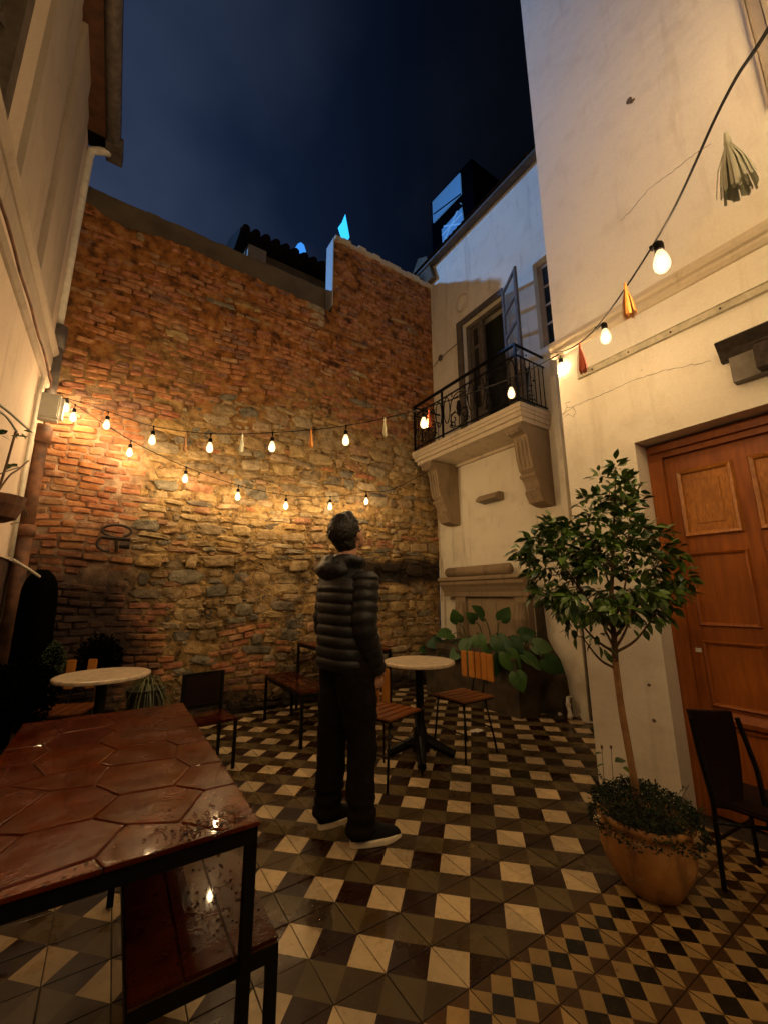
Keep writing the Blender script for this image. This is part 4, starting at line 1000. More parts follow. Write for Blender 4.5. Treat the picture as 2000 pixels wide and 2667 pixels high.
# ------------------------------------------------------------------ TABLES
def clip_poly(poly, x0, x1, y0, y1):
    for ax, v, s in ((0, x0, 1), (0, x1, -1), (1, y0, 1), (1, y1, -1)):
        out = []
        for i in range(len(poly)):
            a, b = poly[i], poly[(i+1) % len(poly)]; ia, ib = s*(a[ax]-v) >= 0, s*(b[ax]-v) >= 0
            if ia: out.append(a)
            if ia != ib: t = (v-a[ax])/(b[ax]-a[ax]); out.append((a[0]+(b[0]-a[0])*t, a[1]+(b[1]-a[1])*t))
        poly = out
        if len(poly) < 3: return []
    return poly
def tile_table(name, label, cat, x0, x1, y0, y1, zt, mat, hexes=True, group=None, legw=.0125, drops=False):
    t = thing(name, label, cat, ((x0+x1)/2, (y0+y1)/2, 0), group)
    g = MB(); k = .028
    g.box((x0, y0, zt-.045), (x1, y0+k, zt-.012)); g.box((x0, y1-k, zt-.045), (x1, y1, zt-.012)); g.box((x0, y0+k, zt-.045), (x0+k, y1-k, zt-.012)); g.box((x1-k, y0+k, zt-.045), (x1, y1-k, zt-.012))
    part('frame', g, M_blackm, t)
    for (lx, ly) in ((x0, y0), (x1-.025, y0), (x0, y1-.025), (x1-.025, y1-.025)):
        g = MB(); g.box((lx, ly, 0), (lx+.025, ly+.025, zt-.046)); part('leg', g, M_blackm, t)
    g = MB(); g.box((x0+.003, y0+.003, zt-.0115), (x1-.003, y1-.003, zt-.004)); b = part('tabletop', g, M_grout, t)
    if hexes:
        R = .125; dx, dy = R*1.5, R*math.sqrt(3); 
        i = -2
        while x0+i*dx < x1+R:
            j = -2
            while y0+j*dy < y1+dy:
                cx, cy = x0+i*dx+.03, y0+j*dy+(dy/2 if i % 2 else 0)+.02
                rnd = random.Random(int(i*77+j))
                hexp = [(cx+(R-.0022)*cos(pi/3*q), cy+(R-.0022)*sin(pi/3*q)) for q in range(6)]
                hexp = [(a+.055*noise.noise(Vector((a*9, b_*9, 3))), b_+.085*noise.noise(Vector((a*8, b_*8, 9)))) for a, b_ in hexp]
                p = clip_poly(hexp, x0-.004, x1+.004, y0-.004, y1+.004)
                if len(p) >= 3:
                    mx = sum(q[0] for q in p)/len(p); my = sum(q[1] for q in p)/len(p)
                    h = random.uniform(-.0006, .0006); tx, ty = random.gauss(0, .004), random.gauss(0, .004)
                    def ring(f, z): return [(mx+(a-mx)*f, my+(b_-my)*f, zt+z+h+tx*(a-mx)+ty*(b_-my)) for a, b_ in p]
                    g = MB(); g.loft([ring(1, -.0095), ring(1, -.003), ring(.985, -.0008), ring(.96, 0)])
                    part('tile', g, mat, b, smooth=False)
                j += 1
            i += 1
    else:
        n = 3; w = (x1-x0)/n
        for q in range(n):
            g = MB(); g.box((x0+q*w+.001, y0-.002, zt-.004), (x0+(q+1)*w-.001, y1+.002, zt+.004)); bevelled(g, 'board', mat, t, .003, 2)
    return t
ft = tile_table('tile_table', 'wet terracotta tiled table with thin black steel frame, nearest the viewer', 'table', -1.40, -.778, -.12, 1.225, .75, M_terra, group='tiled tables')
bn1 = tile_table('bench', 'low wet reddish bench tucked under the nearest tiled table', 'bench', -1.02, -.695, -.07, 1.12, .45, M_bench, hexes=False, group='tiled benches')
tile_table('tile_table', 'dark tiled table against the brick wall behind the standing man', 'table', .757, 1.32, 2.40, 3.56, .75, M_terra, group='tiled tables')
tile_table('bench', 'low dark bench in front of the brick wall left of the man', 'bench', .34, .66, 2.36, 3.40, .45, M_bench, hexes=False, group='tiled benches')
# drips and water beads on the table corner
g = MB()
def bead(x, y, z, r): g.ball((x, y, z), (r, r, r*.6), 7, 4)
for i in range(150): bead(random.uniform(-1.38, -.78), -.12+random.gauss(0, .004), .751+random.uniform(-.008, .002), random.uniform(.0015, .0038))
for i in range(150): bead(-.777+random.gauss(0, .004), random.uniform(-.12, .75), .751+random.uniform(-.008, .002), random.uniform(.0015, .0035))
for i in range(170): bead(-.80-abs(random.gauss(0, .12)), -.105+abs(random.gauss(0, .06)), .7515, random.uniform(.0015, .0048))
for i in range(70): bead(random.uniform(-.95, -.72), random.uniform(-.05, .4), .4545, random.uniform(.002, .005))
for i in range(60): bead(-.7-random.random()*.15, .0+random.random()*.3, .4545, random.uniform(.0015, .004))
tag(part('water_drops', g, M_water, None, smooth=True, kind='stuff'), 'rain drops beading along the edges of the wet tiled table', 'water')
# wet puddle film on floor near the leg
g = MB(); n = 26; c = on(2, 0, 825, 2385)
g.add([(c.x+(.10+.03*noise.noise(Vector((cos(2*pi*k/n), sin(2*pi*k/n), 3))))*cos(2*pi*k/n)*.55, c.y+.10*sin(2*pi*k/n)*(1+.4*noise.noise(Vector((cos(2*pi*k/n)*2, sin(2*pi*k/n)*2, 8)))), .0022) for k in range(n)], [tuple(range(n))])
m, N, L, P = nodes('puddle_water'); P.inputs['Base Color'].default_value = (.02,.015,.01,1); P.inputs['Roughness'].default_value = .05; P.inputs['Alpha'].default_value = .25
bump(N, L, nz(N, L, coords(N, L), 60, 4), P, .004, .6)
tag(part('puddle', g, m, None, kind='stuff'), 'small puddle on the tiles beside the bench leg', 'water')

def round_table(x, y, r, zt, label, star=True, tilt=(0, 0)):
    t = thing('bistro_table', label, 'table', (x, y, 0), 'round marble bistro tables')
    g = MB(); g.lathe([(r-.012, -.028), (r-.002, -.024), (r, -.014), (r-.002, -.004), (r-.01, 0)], 48, (x, y, zt)); part('tabletop', g, M_marble, t, smooth=False)
    g = MB(); g.lathe([(.14, zt-.045), (.14, zt-.036), (.05, zt-.03)], 16, (x, y, 0)); g.tube([(x, y, .08), (x, y, zt-.04)], .034, 16); g.lathe([(.075, .05), (.07, .12), (.05, .2), (.036, .26)], 16, (x, y, 0)); part('column', g, M_blackm, t)
    for k in range(4):
        a = pi/4+k*pi/2+.15; c, s = cos(a), sin(a); g = MB()
        g.tube([(x+.04*c, y+.04*s, .13), (x+.14*c, y+.14*s, .08), (x+.24*c, y+.24*s, .035), (x+.27*c, y+.27*s, .022)], [.045, .038, .032, .034], 8); part('foot', g, M_blackm, t)
    return t
round_table(1.10, 1.66, .30, .745, 'round pale marble bistro table at centre right beside the man')
round_table(-1.135, 2.47, .30, .745, 'round pale marble bistro table at left against the brick wall')
# chairs
def slat_chair(label, slat_mat, back=True):
    t = thing('slatted_chair', label, 'chair', (0, 0, 0), 'wooden slatted bistro chairs')
    for sx in (-1, 1):
        for sy in (-1, 1):
            g = MB()
            if sx > 0: g.tube([(.15, sy*.15, .435), (.19, sy*.18, 0)], .0085, 8)
            else: g.tube([(-.12, sy*.13, .435), (-.20, sy*.17, 0)], .0085, 8)
            part('leg', g, M_blackm, t, smooth=True, local=True)
    g = MB(); g.box((-.18, -.175, .425), (.18, -.158, .437)); g.box((-.18, .158, .425), (.18, .175, .437)); g.box((-.18, -.157, .425), (-.164, .157, .437)); g.box((.164, -.157, .425), (.18, .157, .437)); part('seat_frame', g, M_blackm, t, local=True)
    for pp_ in ([(.17, -.165, .2), (.17, .165, .2)], [(-.16, -.15, .2), (-.16, .15, .2)]):
        g = MB(); g.tube(pp_, .006, 6); part('stretcher', g, M_blackm, t, local=True)
    for k in range(5):
        g = MB(); y = -.152+k*.076; g.box((-.19, y-.033, .438), (.19, y+.033, .452)); bevelled(g, 'slat', M_seat, t, .004, 2, local=True)
    g = MB(); g.tube([(-.17, -.06, .43), (-.225, -.06, .60), (-.23, -.06, .72), (-.23, .06, .72), (-.225, .06, .60), (-.17, .06, .43)], .008, 8); part('back_frame', g, M_blackm, t, local=True)
    for k in range(5):
        g = MB(); y = -.152+k*.076; cx = -.192-.02*(1-(y/.16)**2)
        g.box((cx, y-.034, .555), (cx+.014, y+.034, .785)); bevelled(g, 'back_slat', slat_mat, t, .006, 2, local=True)
    return t
c0 = slat_chair('slatted chair with bright orange back slats right of the marble table', M_slat)
c0.location = (1.47, 1.53, 0); c0.rotation_euler.z = pi+.05
c1 = copy_tree(c0); c1.location = (.66, 1.50, 0); c1.rotation_euler.z = .30; c1['label'] = 'slatted chair half hidden behind the standing man'
c2 = copy_tree(c0); c2.location = (-1.36, 2.90, 0); c2.rotation_euler.z = -pi/2-.35; [bpy.data.objects.remove(q) for i_, q in enumerate([q for q in c2.children if q.name.startswith('back_slat')]) if i_ in (0, 2, 4)]; c2['label'] = 'slatted chair behind the left round table against the dark corner'
# framed dark chair
t = thing('framed_chair', 'low dark chair with open black frame back beside the left round table', 'chair', (-.41, 2.45, 0), rz=.13)
g = MB()
for sy in (-1, 1): g.box((sy*.155-.011, .14, 0), (sy*.155+.011, .162, .67)); 
g.box((-.144, .14, .648), (.144, .162, .67)); g.box((-.144, .14, .40), (.144, .162, .422)); part('back_frame', g, M_blackm, t, local=True)
g = MB(); g.box((-.140, .146, .425), (.140, .156, .645)); part('back_panel', g, M_dark_seat, t, local=True)
g = MB(); g.box((-.165, -.20, .34), (.165, .138, .36)); bevelled(g, 'seat', M_bench, t, .005, 2, local=True)
for sy in (-1, 1):
    g = MB(); g.box((sy*.155-.011, -.20, 0), (sy*.155+.011, -.18, .338)); part('leg', g, M_blackm, t, local=True)
# near-right chair (dark, cropped)
t = thing('curved_chair', 'dark maroon chair with curved back at the right edge before the door', 'chair', (1.36, -.52, 0))
ang = lambda p: p
g = MB(); rings = []
A_, B_ = Vector((1.20, -.26, .73)), Vector((1.36, -.42, .755))
path = []
for i in range(12):
    u = i/11; z = .75-.42*u; off = .05*sin(u*pi*.9)+.06*u
    base = Vector((1.21+off*.9, -.27-.02*u, z)); e = Vector((.14, -.12, 0))*(1-.35*u)
    nrm = Vector((.6, .8, 0))*.012
    rings.append([base-nrm, base+e*.5-nrm*2.2, base+e-nrm, base+e+nrm, base+e*.5+nrm*.2, base+nrm])
g.loft(rings); part('backrest', g, M_dark_seat, t)
g = MB()
g.tube([(1.21, -.28, .72), (1.235, -.285, .55), (1.275, -.295, .35), (1.27, -.29, 0)], .011, 8); g.tube([(1.36, -.41, .72), (1.40, -.44, .5), (1.40, -.45, .3), (1.40, -.45, 0)], .011, 8)
part('back_post', g, M_blackm, t)
g = MB(); g.box((1.28, -.66, .335), (1.62, -.30, .36)); bevelled(g, 'seat', M_dark_seat, t, .01, 2)
for (a, b) in ((1.60, -.32), (1.60, -.64), (1.30, -.64)):
    g = MB(); g.tube([(a, b, .334), (a+.01, b, 0)], .010, 8); part('leg', g, M_blackm, t)
for pp_ in ([(1.27, -.295, .20), (1.60, -.32, .20)], [(1.27, -.295, .27), (1.40, -.45, .27)], [(1.30, -.64, .2), (1.60, -.64, .2)]):
    g = MB(); g.tube(pp_, .008, 6); part('stretcher', g, M_blackm, t)

# ------------------------------------------------------------------ POT AND TREE
PC = Vector((1.015, -.11, 0))
g = MB()
prof = [(.10, 0), (.125, .005), (.165, .05), (.20, .11), (.218, .17), (.218, .225), (.205, .265), (.198, .275), (.205, .285), (.222, .30), (.224, .315), (.214, .325), (.198, .322), (.19, .30), (.17, .28)]
prof = [(r_*.86, z_*.93) for r_, z_ in prof]; g.lathe(prof, 48, PC)
for i, v in enumerate(g.v):
    a = math.atan2(v[1]-PC.y, v[0]-PC.x); w = .004*noise.noise(Vector((cos(a)*2, sin(a)*2, v[2]*8))); g.v[i] = (v[0]+w*cos(a)*2, v[1]+w*sin(a)*2, v[2])
pot = part('terracotta_pot', g, M_pot, None, smooth=True); tag(pot, 'round bellied orange terracotta pot holding the small tree', 'pot')
g = MB(); g.lathe([(.001, .25), (.15, .26), (.12, .28), (.02, .30)], 24, PC); part('soil', g, M_soil, pot)
TP = Vector((.97, -.09, 0))
def tp(x, y, dd=0): return facing(TP, 1600+(x-1600)*(.88 if y < 1700 else 1), y, dd)
tree = thing('potted_tree', 'small weeping fig tree with pale trunk rising from the terracotta pot', 'tree', (TP.x, TP.y, .28))
tr = MB(); trunk = [tp(1662, 2110, .06), tp(1650, 2030), tp(1632, 1930), tp(1618, 1850), tp(1607, 1770), tp(1600, 1715)]
tr.tube(dense(trunk, 4), [.0165]*5+[.0155]*8+[.0150]*8, 10); part('trunk', tr, M_bark, tree, smooth=True)
tr = MB(); lead = [tp(1601, 1722), tp(1598, 1660), tp(1590, 1590), tp(1592, 1500), tp(1597, 1400), tp(1600, 1300), tp(1603, 1225)]
LD = dense(lead, 4); tr.tube(LD, [.016-.0135*i/(len(LD)-1) for i in range(len(LD))], 8)
# clusters (px, py, depth)
CL = [(1603,1215,0),(1560,1240,.03),(1625,1250,-.05),(1650,1270,.04),(1585,1280,-.06),(1540,1300,.02),(1610,1310,.08),(1660,1300,0),(1565,1335,.1),(1630,1345,-.08),
 (1520,1355,.03),(1590,1375,0),(1655,1365,.08),(1690,1375,-.05),(1560,1400,-.1),(1630,1400,.06),(1480,1385,.04),(1440,1385,-.04),(1400,1375,.05),(1412,1360,0),(1510,1405,0),(1700,1410,.06),(1740,1395,-.02),
 (1375,1400,.02),(1350,1425,-.02),(1360,1455,.06),(1410,1430,-.06),(1455,1425,.08),(1500,1445,-.05),(1545,1440,.1),(1600,1440,-.12),(1650,1440,.02),(1700,1445,-.07),(1740,1430,.05),(1390,1480,0),(1440,1475,.1),
 (1490,1490,0),(1545,1485,-.1),(1595,1480,.12),(1640,1490,-.04),(1690,1480,.08),(1380,1500,.05),(1430,1525,-.04),(1480,1540,.08),(1420,1560,.05),(1455,1580,-.05),(1500,1585,.02),(1400,1545,0),(1540,1545,.05),(1620,1545,.05),(1660,1540,-.08),(1700,1530,0),(1745,1530,.05),(1790,1540,-.03),(1760,1570,.04),(1720,1565,-.06),
 (1650,1590,.06),(1690,1595,0),(1600,1600,-.08),(1560,1600,.08),(1520,1615,-.03),(1470,1620,.03),(1640,1630,-.04),(1675,1625,.06),(1780,1510,.02),(1575,1560,-.1),(1610,1570,.1),(1470,1640,0),(1545,1655,.03),(1550,1680,-.02)]
CP = [tp(*c) for c in CL]
nodesk = LD[2:]
hubs = []
for (x, y, d, frm) in ((1540,1560,.0,1690),(1480,1500,.05,1660),(1440,1460,0,1640),(1660,1560,0,1690),(1720,1480,.03,1660),(1720,1600,-.04,1700),(1470,1590,.0,1700),(1640,1480,-.1,1600),(1560,1450,.1,1560),(1640,1400,0,1450),(1530,1400,0,1480),(1505,1660,.0,1740)):
    a = tp(1600, frm); b = tp(x, y, d); mid = a.lerp(b, .5)+Vector((0, 0, -.03)); pts = dense([a, mid, b], 6)
    tr.tube(pts, [.008-.0055*i/(len(pts)-1) for i in range(len(pts))], 6); hubs += pts[5:]
for c in CP:
    h = min(nodesk+hubs, key=lambda q: (q-c).length + (.25 if q.z > c.z+.03 else 0)); mid = h.lerp(c, .5)+Vector((random.uniform(-.015, .015), random.uniform(-.015, .015), -.01))
    tr.tube(dense([h, mid, c], 4), [.0032]*4+[.0022]*5, 5)
part('branches', tr, M_barkd, tree, smooth=True)
def leaf_mb(kind_=0):
    b = MB(); prof = [(0, 0), (.12, .10), (.32, .235), (.52, .25), (.72, .17), (.88, .06), (1.0, 0)]
    for i, (x, w) in enumerate(prof):
        droop = -.18*x*x*(1+.6*kind_)
        if 0 < i < len(prof)-1: b.v += [(x, -w, droop+.10*w*(1+kind_)), (x, 0, droop), (x, w, droop+.10*w*(1+kind_))]
        else: b.v += [(x, 0, droop)]
    b.f = [(0, 2, 1), (0, 3, 2)]
    for i in range(4):
        a = 1+i*3; b.f += [(a, a+1, a+4, a+3), (a+1, a+2, a+5, a+4)]
    e = 1+4*3; b.f += [(e, e+1, e+3), (e+1, e+2, e+3)]; b.m = [0]*len(b.f); b.t = [0]*len(b.f); return b
LV = [leaf_mb(0), leaf_mb(1), leaf_mb(2)]; LM = [b.mesh('leaf', M_leaf, True) for b in LV]
leaves = []
for c, cl in [(c, cl) for c, cl in zip(CP, CL)]+[(c+fw*random.choice((-1, 1))*random.uniform(.06, .15)+Vector((0, 0, random.uniform(-.03, .03))), cl) for c, cl in zip(CP, CL) if 1260 < cl[1] < 1600]:
    n = random.randint(17, 24); out = (c-tp(1600, 1500)); out.z *= .6; out = out.normalized() if out.length > .01 else Vector((0, 0, 1))
    sparse = cl[1] > 1610
    for k in range(6 if sparse else n):
        o_ = Vector((random.gauss(0, 1), random.gauss(0, 1), random.gauss(0, .7))); o_.normalize()
        pos = c + o_*random.uniform(.004, .05); d = (o_*1.0 + out*.7 + Vector((0, 0, random.uniform(-.7, .35)))).normalized()
        leaves.append((pos, d, random.uniform(.042, .074)*random.choice((1, 1, .75))))
random.shuffle(leaves)
def leafR(pos, d, s, roll=None):
    x = d; yv = Vector((0, 0, 1)).cross(x)
    if yv.length < .05: yv = Vector((0, 1, 0))
    yv.normalize(); zv = x.cross(yv); a = random.gauss(0, .5) if roll is None else roll
    y2 = yv*cos(a)+zv*sin(a); z2 = x.cross(y2)
    return Matrix(((x.x*s, y2.x*s, z2.x*s, pos.x), (x.y*s, y2.y*s, z2.y*s, pos.y), (x.z*s, y2.z*s, z2.z*s, pos.z), (0, 0, 0, 1)))
rest = MB(); TL = tree.location
leaves.sort(key=lambda q: (q[0]-CAMP).length)
for i, (pos, d, s) in enumerate(leaves):
    k = random.randrange(3); R = leafR(pos, d, s)
    if i < 300:
        o = link('leaf', LM[k], tree, True); o.matrix_basis = Matrix.Translation(-TL) @ R
    else:
        b0 = len(rest.v); rest.v += [tuple(R @ Vector(v)) for v in LV[k].v]; t_ = random.random()
        for f in LV[k].f: rest.f.append(tuple(q+b0 for q in f)); rest.m.append(0); rest.t.append(t_)
link('inner_leaves', rest.mesh('inner_leaves', M_leaf, True, tint=True), tree, kind='stuff')
# ground cover in the pot
g = MB()
for i in range(5200):
    a = random.uniform(0, 2*pi); r = .235*math.sqrt(random.random()); hgt = .135*(1-(r/.25)**2)**.5
    p0 = PC+Vector((r*cos(a)-.0, r*sin(a), .275+hgt*random.uniform(.35, 1.05)+.02*noise.noise(Vector((cos(a)*2, sin(a)*2, r*9)))-(.05 if r > .21 else 0)))
    d = Vector((random.gauss(0, 1), random.gauss(0, 1), random.gauss(.3, .7))).normalized()*random.uniform(.009, .018); e = d.cross(Vector((random.gauss(0, 1), random.gauss(0, 1), random.gauss(0, 1)))).normalized()*random.uniform(.003, .006)
    g.add([p0, p0+d*.5+e, p0+d, p0+d*.5-e], [(0, 1, 2, 3)], 0, random.random())
for i in range(60):
    a = random.uniform(0, 2*pi); b0 = PC+Vector((.18*cos(a), .18*sin(a), .34)); tip = b0+Vector((.06*cos(a), .06*sin(a), random.uniform(-.06, .07))); g.tube([b0, tip], .0012, 3)
    for q in range(7):
        p0 = b0.lerp(tip, q/7); d = Vector((random.gauss(0, 1), random.gauss(0, 1), random.gauss(0, 1))).normalized()*.014; e = d.cross(Vector((0, 0, 1))).normalized()*.005; g.add([p0, p0+d*.5+e, p0+d, p0+d*.5-e], [(0, 1, 2, 3)], 0, random.random())
o = part('ground_cover', g, M_fern, None, kind='stuff', tint=True, normals=False); tag(o, 'dense dark feathery ground cover overflowing the terracotta pot', 'ground cover')
bg_ = thing('begonia', 'small broad leaved plant with bud stalks at the left side of the pot', 'plant', (.90, .08, .33))
for (x, y, s, dx, dz) in ((1570,1962,.05,-.6,.2),(1600,1985,.075,.9,.15),(1575,1990,.05,-.8,-.1),(1620,2000,.06,.9,-.3),(1590,2035,.07,.8,-.35),(1560,2025,.05,-.7,-.5),(1545,2010,.05,-.9,0)):
    p = facing(Vector((.93, .06, 0)), x, y); d = (rt*dx+Vector((0, 0, dz))+fw*random.uniform(-.3, .3)).normalized()
    o = link('leaf', LV[1].mesh('leaf', M_leaf, True), bg_, True); o.matrix_basis = Matrix.Translation(-bg_.location) @ leafR(p, d, s, random.gauss(0, .3))
g = MB()
for x in (1566, 1590): g.tube([facing(Vector((.93, .06, 0)), x, 1945), facing(Vector((.93, .06, 0)), x+8, 2060)], .0015, 4); g.ball(facing(Vector((.93, .06, 0)), x, 1946), (.006, .006, .010), 6, 5)
part('bud_stalk', g, M_barkd, bg_)

# ------------------------------------------------------------------ BIG LEAF PLANTS in the basin
def heart_leaf():
    b = MB(); n = 16; ring = []
    for i in range(n):
        a = 2*pi*i/n; aa = min(a, 2*pi-a); r = .42*(1+.25*cos(a))+.26*math.exp(-(aa/.38)**2)-.20*math.exp(-((pi-aa)/.30)**2); ring.append((.28+r*cos(a)*.95, r*sin(a)*.98))
    b.v = [(0, 0, 0)]+[(x, y, -.22*(x*x)+.10*abs(y)+.03*sin(7*x+9*y)) for x, y in ring]+[(.3+(x-.3)*.5, y*.5, -.10*(x*x)+.02+.10*abs(y*.5)) for x, y in ring]+[(.35, 0, -.04)]
    for i in range(n):
        j = (i+1) % n; b.f += [(1+i, 1+j, 1+n+j, 1+n+i), (1+n+i, 1+n+j, 1+2*n)]
    b.m = [0]*len(b.f); b.t = [0]*len(b.f); return b
HL = heart_leaf(); HM = HL.mesh('leaf', M_bigleaf, True)
bp = thing('elephant_ear_plant', 'broad leaved green plant growing from the stone basin', 'plant', (2.8, 2.5, .66))
g = MB()
for (x, y, s, dx, dz, xx) in ((1195,1625,.15,-.3,.6,2.75),(1300,1700,.2,-.3,-.8,2.6),(1255,1715,.18,.2,-.9,2.6),(1410,1710,.17,.6,-.5,2.65),(1180,1650,.17,-.7,.1,2.75),(1150,1670,.15,-.9,-.1,2.7),(1160,1690,.13,-.5,-.7,2.7),(1120,1685,.12,-.9,-.2,2.75),(1215,1660,.16,-.3,-.6,2.65),(1240,1650,.17,.1,-.7,2.7),(1262,1612,.16,-.5,.7,2.7),(1300,1620,.14,.3,.6,2.7),(1290,1650,.18,.2,-.7,2.65),(1320,1660,.18,.5,-.6,2.6),(1310,1690,.20,.4,-.8,2.55),(1355,1700,.17,.7,-.4,2.6),(1340,1745,.15,.2,-.9,2.5),(1220,1700,.13,-.1,-.9,2.6),(1270,1680,.15,0,-.6,2.6),(1175,1675,.14,.2,-.5,2.7),(1380,1680,.15,.8,.0,2.7),(1240,1620,.12,-.6,.6,2.75),(1200,1690,.14,-.8,-.5,2.65),(1345,1655,.14,.7,.2,2.75)):
    s *= 1.48; p = on(0, xx, x, y); d = (rt*dx+Vector((0, 0, dz))-fw*.35).normalized()
    nrm = (-fw+Vector((0, 0, .35))+rt*random.gauss(0, .7)+Vector((0, 0, random.gauss(0, .4)))).normalized(); yv = nrm.cross(d).normalized(); zv = d.cross(yv)
    o = link('leaf', HM, bp, True); o.matrix_basis = Matrix.Translation(-bp.location) @ Matrix(((d.x*s, yv.x*s, zv.x*s, p.x), (d.y*s, yv.y*s, zv.y*s, p.y), (d.z*s, yv.z*s, zv.z*s, p.z), (0, 0, 0, 1)))
    root = Vector((2.85+random.uniform(-.1, .1), 2.5+(p.y-2.5)*.6, .62)); g.tube(dense([root, root.lerp(p, .5)+Vector((0, 0, .08)), p], 4), .006, 5)
part('stem', g, M_bigleaf, bp)

# ------------------------------------------------------------------ LEFT DARK PLANTS
def bush(name, label, cat, c, r, n, mat, ls=.02, cone=False):
    g = MB()
    for i in range(n):
        v = Vector((random.gauss(0, 1), random.gauss(0, 1), random.gauss(0, 1))).normalized()*random.uniform(.75, 1.03)
        k = 1
        if cone: k = 1-.55*max(0, v.z)
        p = Vector(c)+Vector((v.x*r[0]*k, v.y*r[1]*k, v.z*r[2])); d = (v+Vector((random.gauss(0, .6), random.gauss(0, .6), random.gauss(0, .6)))).normalized()*ls*random.uniform(.7, 1.3)
        e = d.cross(Vector((random.gauss(0, 1), random.gauss(0, 1), random.gauss(0, 1)))).normalized()*ls*.3; g.add([p, p+d*.5+e, p+d, p+d*.5-e], [(0, 1, 2, 3)], 0, random.random())
    t = thing(name, label, cat, (c[0], c[1], 0)); part('foliage', g, mat, t, kind='stuff', tint=True, normals=False)
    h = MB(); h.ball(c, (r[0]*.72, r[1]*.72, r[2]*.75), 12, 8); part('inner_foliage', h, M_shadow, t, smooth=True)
    h = MB(); h.lathe([(.09, 0), (.11, .02), (.13, .22), (.14, .24), (.12, .24)], 18, (c[0], c[1], 0)); part('pot', h, plain('dark_pot_'+name, (.015,.012,.01), .6), t)
    h = MB(); h.tube([(c[0], c[1], .2), c], .012, 6); part('stem', h, M_barkd, t); return t
M_top = leafmat('topiary_leaf', (.02,.035,.008), (.06,.08,.02), .6)
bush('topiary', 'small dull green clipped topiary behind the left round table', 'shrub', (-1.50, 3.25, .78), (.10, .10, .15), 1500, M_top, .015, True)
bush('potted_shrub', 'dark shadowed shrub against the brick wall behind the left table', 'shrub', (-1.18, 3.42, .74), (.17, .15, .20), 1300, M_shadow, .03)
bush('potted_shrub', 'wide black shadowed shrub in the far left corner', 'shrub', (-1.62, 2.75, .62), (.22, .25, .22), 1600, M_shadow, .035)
# spider plant
sp = thing('spider_plant', 'spiky pale green grass plant in the shadow right of the left table', 'plant', (-.80, 3.20, 0))
g = MB(); C_ = Vector((-.80, 3.15, .52))
for i in range(85):
    a = random.uniform(0, 2*pi); l = random.uniform(.13, .27); h = random.uniform(.02, .10); d = Vector((cos(a), sin(a), 0)); s = Vector((-sin(a), cos(a), 0))*.006
    P_ = [C_+d*l*q+Vector((0, 0, h*4*q*(1-q)*1.2-.16*q*q)) for q in (0, .25, .5, .75, 1)]
    for q in range(4): g.add([P_[q]-s*(1-q*.2), P_[q]+s*(1-q*.2), P_[q+1]+s*(.8-q*.2), P_[q+1]-s*(.8-q*.2)], [(0, 1, 2, 3)], 0, random.random()+0)
part('leaf_blades', g, M_grassl, sp, kind='stuff', tint=True, normals=False)
g = MB(); g.lathe([(.09, 0), (.12, .02), (.15, .40), (.16, .43), (.13, .43)], 20, (C_.x, C_.y, .06)); g.tube([(C_.x, C_.y, 0), (C_.x, C_.y, .08)], .08, 10); part('pot', g, plain('black_pot', (.012,.01,.008), .6), sp)
# hanging basket on left wall with branching plant
hb = thing('wall_planter', 'brown hanging planter with bare leafy branches on the left wall edge', 'planter', (-1.74, 1.65, 1.8))
g = MB(); c = on(0, -1.70, 0, 1312); g.lathe([(.06, -.09), (.10, -.07), (.125, .0), (.13, .05), (.11, .05)], 18, (c.x-.03, c.y+.05, c.z)); part('basket', g, M_rust, hb)
g = MB(); M70 = lambda pts: [on(0, -1.70, *p) for p in pts]
g.tube(dense(M70([(-10, 1300), (15, 1220), (32, 1160), (42, 1125)])), .006, 6); g.tube(dense(M70([(-10, 1290), (25, 1240), (50, 1222), (75, 1200)])), .005, 6); g.tube(dense(M70([(0, 1235), (25, 1225), (60, 1215)])), .004, 5)
g.tube(dense(M70([(-5, 1290), (30, 1288), (60, 1310), (72, 1345)])), .006, 6); g.tube(dense(M70([(0, 1294), (35, 1296), (62, 1325), (66, 1350)])), .006, 6); g.tube(dense(M70([(30, 1365), (52, 1360)])), .004, 5)
part('branch', g, M_barkd, hb, smooth=True)
for (x, y) in ((10, 1128), (22, 1122), (38, 1120), (50, 1128), (62, 1122), (74, 1132), (30, 1135), (5, 1135), (28, 1208), (38, 1212), (22, 1215), (46, 1208), (58, 1128), (44, 1136)):
    p = on(0, -1.70, x, y); d = (rt*random.uniform(-1, 1)+Vector((0, 0, random.uniform(-.4, .2)))+fw*random.uniform(-.4, .4)).normalized()
    o = link('leaf', LM[0], hb, True); o.matrix_basis = Matrix.Translation(-hb.location) @ leafR(p, d, .055)
g = MB(); g.tube(dense(M70([(-5, 1050), (30, 1078), (60, 1105), (78, 1120)])), .007, 6); g.tube(dense(M70([(-5, 1068), (20, 1088), (45, 1125)])), .006, 6)
tag(part('green_stem', g, M_grassl, None, smooth=True), 'pair of thin green stems arching across the left wall', 'plant')

